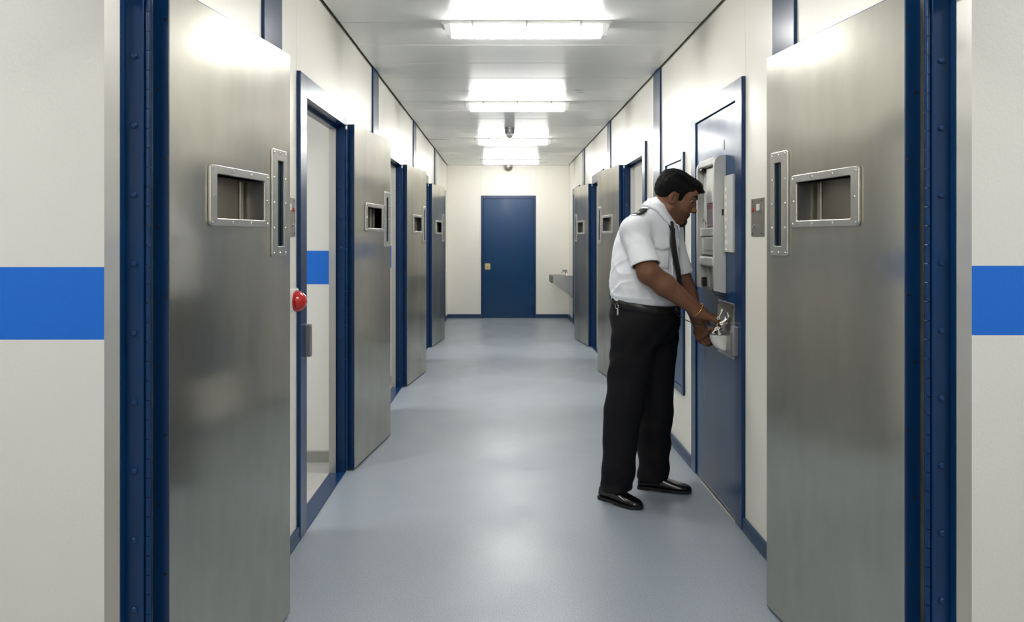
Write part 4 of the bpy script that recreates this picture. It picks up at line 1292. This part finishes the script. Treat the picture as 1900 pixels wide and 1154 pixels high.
# shoes: lofted from heel to toe
def shoe(heel, toe, name):
    d = nrm((toe - heel) * V3(1, 1, 0)); s2 = V3(-d[1], d[0], 0); L = float(np.linalg.norm((toe - heel)[:2]))
    prof = [(0.0, 0.024, 0.060), (0.03, 0.033, 0.078), (0.10, 0.037, 0.088), (0.22, 0.038, 0.092), (0.34, 0.038, 0.090), (0.44, 0.041, 0.078), (0.56, 0.045, 0.064), (0.68, 0.048, 0.054), (0.80, 0.046, 0.048), (0.90, 0.039, 0.042), (0.96, 0.028, 0.036), (1.0, 0.010, 0.026)]
    up = MB(); sole = MB(); n = 11
    rings = []
    for (t, w, h) in prof:
        c = heel + t * L * d
        ring = []
        for i in range(n):
            an = math.pi * i / (n - 1)
            e = 0.62 if t > 0.4 else 0.75
            cx = math.copysign(abs(math.cos(an)) ** e, math.cos(an)); sz = math.sin(an) ** 0.8
            ring.append(up.bm.verts.new(Vector(c + w * cx * s2 + V3(0, 0, 0.016 + (h - 0.016) * sz))))
        rings.append(ring)
    for A, B in zip(rings, rings[1:]):
        for i in range(n - 1): up.bm.faces.new((A[i], B[i], B[i + 1], A[i + 1]))
        up.bm.faces.new((A[0], A[n - 1], B[n - 1], B[0]))
    up.bm.faces.new(rings[0][::-1]); up.bm.faces.new(rings[-1])
    o = pb(up, 'shoe', M['leather'], None, True)
    md = o.modifiers.new('smooth', 'SUBSURF'); md.levels = 2; md.render_levels = 2
    out = [heel + t * L * d + (w + 0.005) * s2 for (t, w, h) in prof] + [heel + t * L * d - (w + 0.005) * s2 for (t, w, h) in prof[::-1]]
    pb(sole.prism([V3(p[0], p[1], 0.008) for p in out], (0, 0, 0.011)), 'sole', M['belt'], o)
    hb = [heel + t * L * d + (w + 0.004) * s2 for (t, w, h) in prof[:4]] + [heel + t * L * d - (w + 0.004) * s2 for (t, w, h) in prof[:4][::-1]]
    pb(MB().prism([V3(p[0], p[1], 0.0005) for p in hb], (0, 0, 0.010)), 'heel', M['belt'], o)
    fb = [heel + t * L * d + (w + 0.003) * s2 for (t, w, h) in prof[5:]] + [heel + t * L * d - (w + 0.003) * s2 for (t, w, h) in prof[5:][::-1]]
    pb(MB().prism([V3(p[0], p[1], 0.0005) for p in fb], (0, 0, 0.009)), 'tread', M['belt'], o)
    # lace rows across the instep and the toe-cap seam
    m = MB()
    for t in (0.36, 0.41, 0.46):
        w = np.interp(t, [p[0] for p in prof], [p[1] for p in prof]); h = np.interp(t, [p[0] for p in prof], [p[2] for p in prof])
        m.path([heel + t * L * d + 0.022 * q * s2 + V3(0, 0, h - 0.004 - 0.010 * q * q) for q in (-1, -0.5, 0, 0.5, 1)], 0.0025, 6)
    tag(pb(m, 'laces', M['belt'], o, True), kind='stuff')
    return o
shoe(V3(0.535, 4.225, 0), V3(0.722, 4.035, 0), 'R')
shoe(V3(0.765, 4.392, 0), V3(1.045, 4.300, 0), 'L')

# bracelet on the right wrist
axw = nrm(WR_R - EL_R); bc = WR_R - 0.012 * axw
s1 = nrm(np.cross(axw, V3(0, 0, 1))); s2 = np.cross(axw, s1)
pb(MB().path([bc + 0.0405 * (math.cos(t) * s1 + math.sin(t) * s2) for t in np.linspace(0, 2 * math.pi * 1.04, 31)], 0.0032, 8), 'bracelet', M['gold'], None, True)

# ---------------------------------------------------------------- what he carries
kc = V3(*(waist(math.radians(190), 0, 0)))
hipc = waist(math.radians(196), -0.03, 0.014)
kq = empty('key_clip', hipc)
nh = nrm((hipc - V3(0.785, 4.270, hipc[2])) * V3(1, 1, 0)); th_ = V3(-nh[1], nh[0], 0)
m = MB().path([hipc + nh * 0.004 + 0.011 * math.cos(t) * th_ + V3(0, 0, 0.011 * math.sin(t)) for t in np.linspace(0, 2 * math.pi, 17)], 0.0022, 6)
m.build('ring', M['chrome'], kq, True, hipc)
MB().lathe(hipc + nh * 0.002 + V3(0, 0, 0.012), nh, [(0.008, 0), (0.008, 0.003), (0.003, 0.006), (0, 0.0065)], 12).build('snap', M['black'], kq, True, hipc)
MB().box(-0.004, 0.004, -0.0016, 0.0016, -0.045, -0.006, 0.001).build('key', M['chrome'], kq).location = Vector(nh * 0.006 + th_ * 0.008)
tag(kq, 'small silver key clip hanging at the right hip of the black belt', 'key clip')

# keys: ring with keys fanned out of the right hand, on a black cord to the belt
KC = V3(1.100, 4.00, 0.955)
kb = empty('key_bunch', KC)
def key(base, d, L, n_):
    d = nrm(d); n_ = nrm(np.array(n_) - d * (np.array(n_) @ d)); w = np.cross(d, n_)
    R = Matrix((w, d, n_)).transposed()
    m = MB()
    L = L * 0.72
    m.box(-0.003, 0.003, 0, L, -0.0014, 0.0014, 0.0008)
    m.box(-0.009, -0.003, L - 0.011, L - 0.008, -0.0014, 0.0014).box(-0.008, -0.003, L - 0.005, L - 0.001, -0.0014, 0.0014)
    m.ring(-0.008, 0.008, -0.0145, 0.0015, -0.0042, 0.0042, -0.0107, -0.0023, -0.0012, 0.0012, r=0.0075, ri=0.004)
    for v in m.bm.verts:
        pass
    # the bow was laid in xz: swing it into the key's plane
    n0 = len(m.bm.verts) - 64
    m.bm.verts.ensure_lookup_table()
    for v in m.bm.verts[n0:]:
        v.co = Vector((v.co.x, v.co.z, v.co.y))
    o = m.build('key', M['chrome'], kb)
    o.matrix_local = Matrix.Translation(Vector(base - KC)) @ R.to_4x4()
cam_n = nrm(V3(-0.25, -0.95, 0.15))
for (px, py, Yk, dx, dz, L) in ((1334, 588, 3.955, 0.42, 0.90, 0.062), (1340, 598, 3.95, 0.62, 0.45, 0.040), (1341, 601, 3.945, 0.70, 0.10, 0.034), (1327, 612, 3.945, -0.35, -0.30, 0.034), (1333, 611, 3.945, 0.12, -0.95, 0.042), (1335, 613, 3.95, 0.65, -0.60, 0.034)):
    key(pt(px, py, Yk), V3(dx, -0.10, dz), L, cam_n)
MB().path([KC + V3(0.012 * math.cos(t), -0.048 + 0.004 * math.sin(t), 0.012 * math.sin(t) + 0.004) for t in np.linspace(0, 2 * math.pi, 21)], 0.0018, 6).build('ring', M['chrome'], kb, True, KC)
# the black cord from belt to keys
w0 = waist(math.radians(100), -0.02, 0.012); w1 = pt(1296, 598, 4.02)
MB().path([w0 + (KC + V3(-0.011, -0.047, 0.004) - w0) * t + V3(0, 0, -0.030 * math.sin(math.pi * t) * (1 - 0.3 * t)) for t in np.linspace(0, 1, 17)], 0.0024, 6).build('cord', M['black'], kb, True, KC)
tag(kb, 'bunch of silver keys on a black cord held against the lock plate', 'keys')
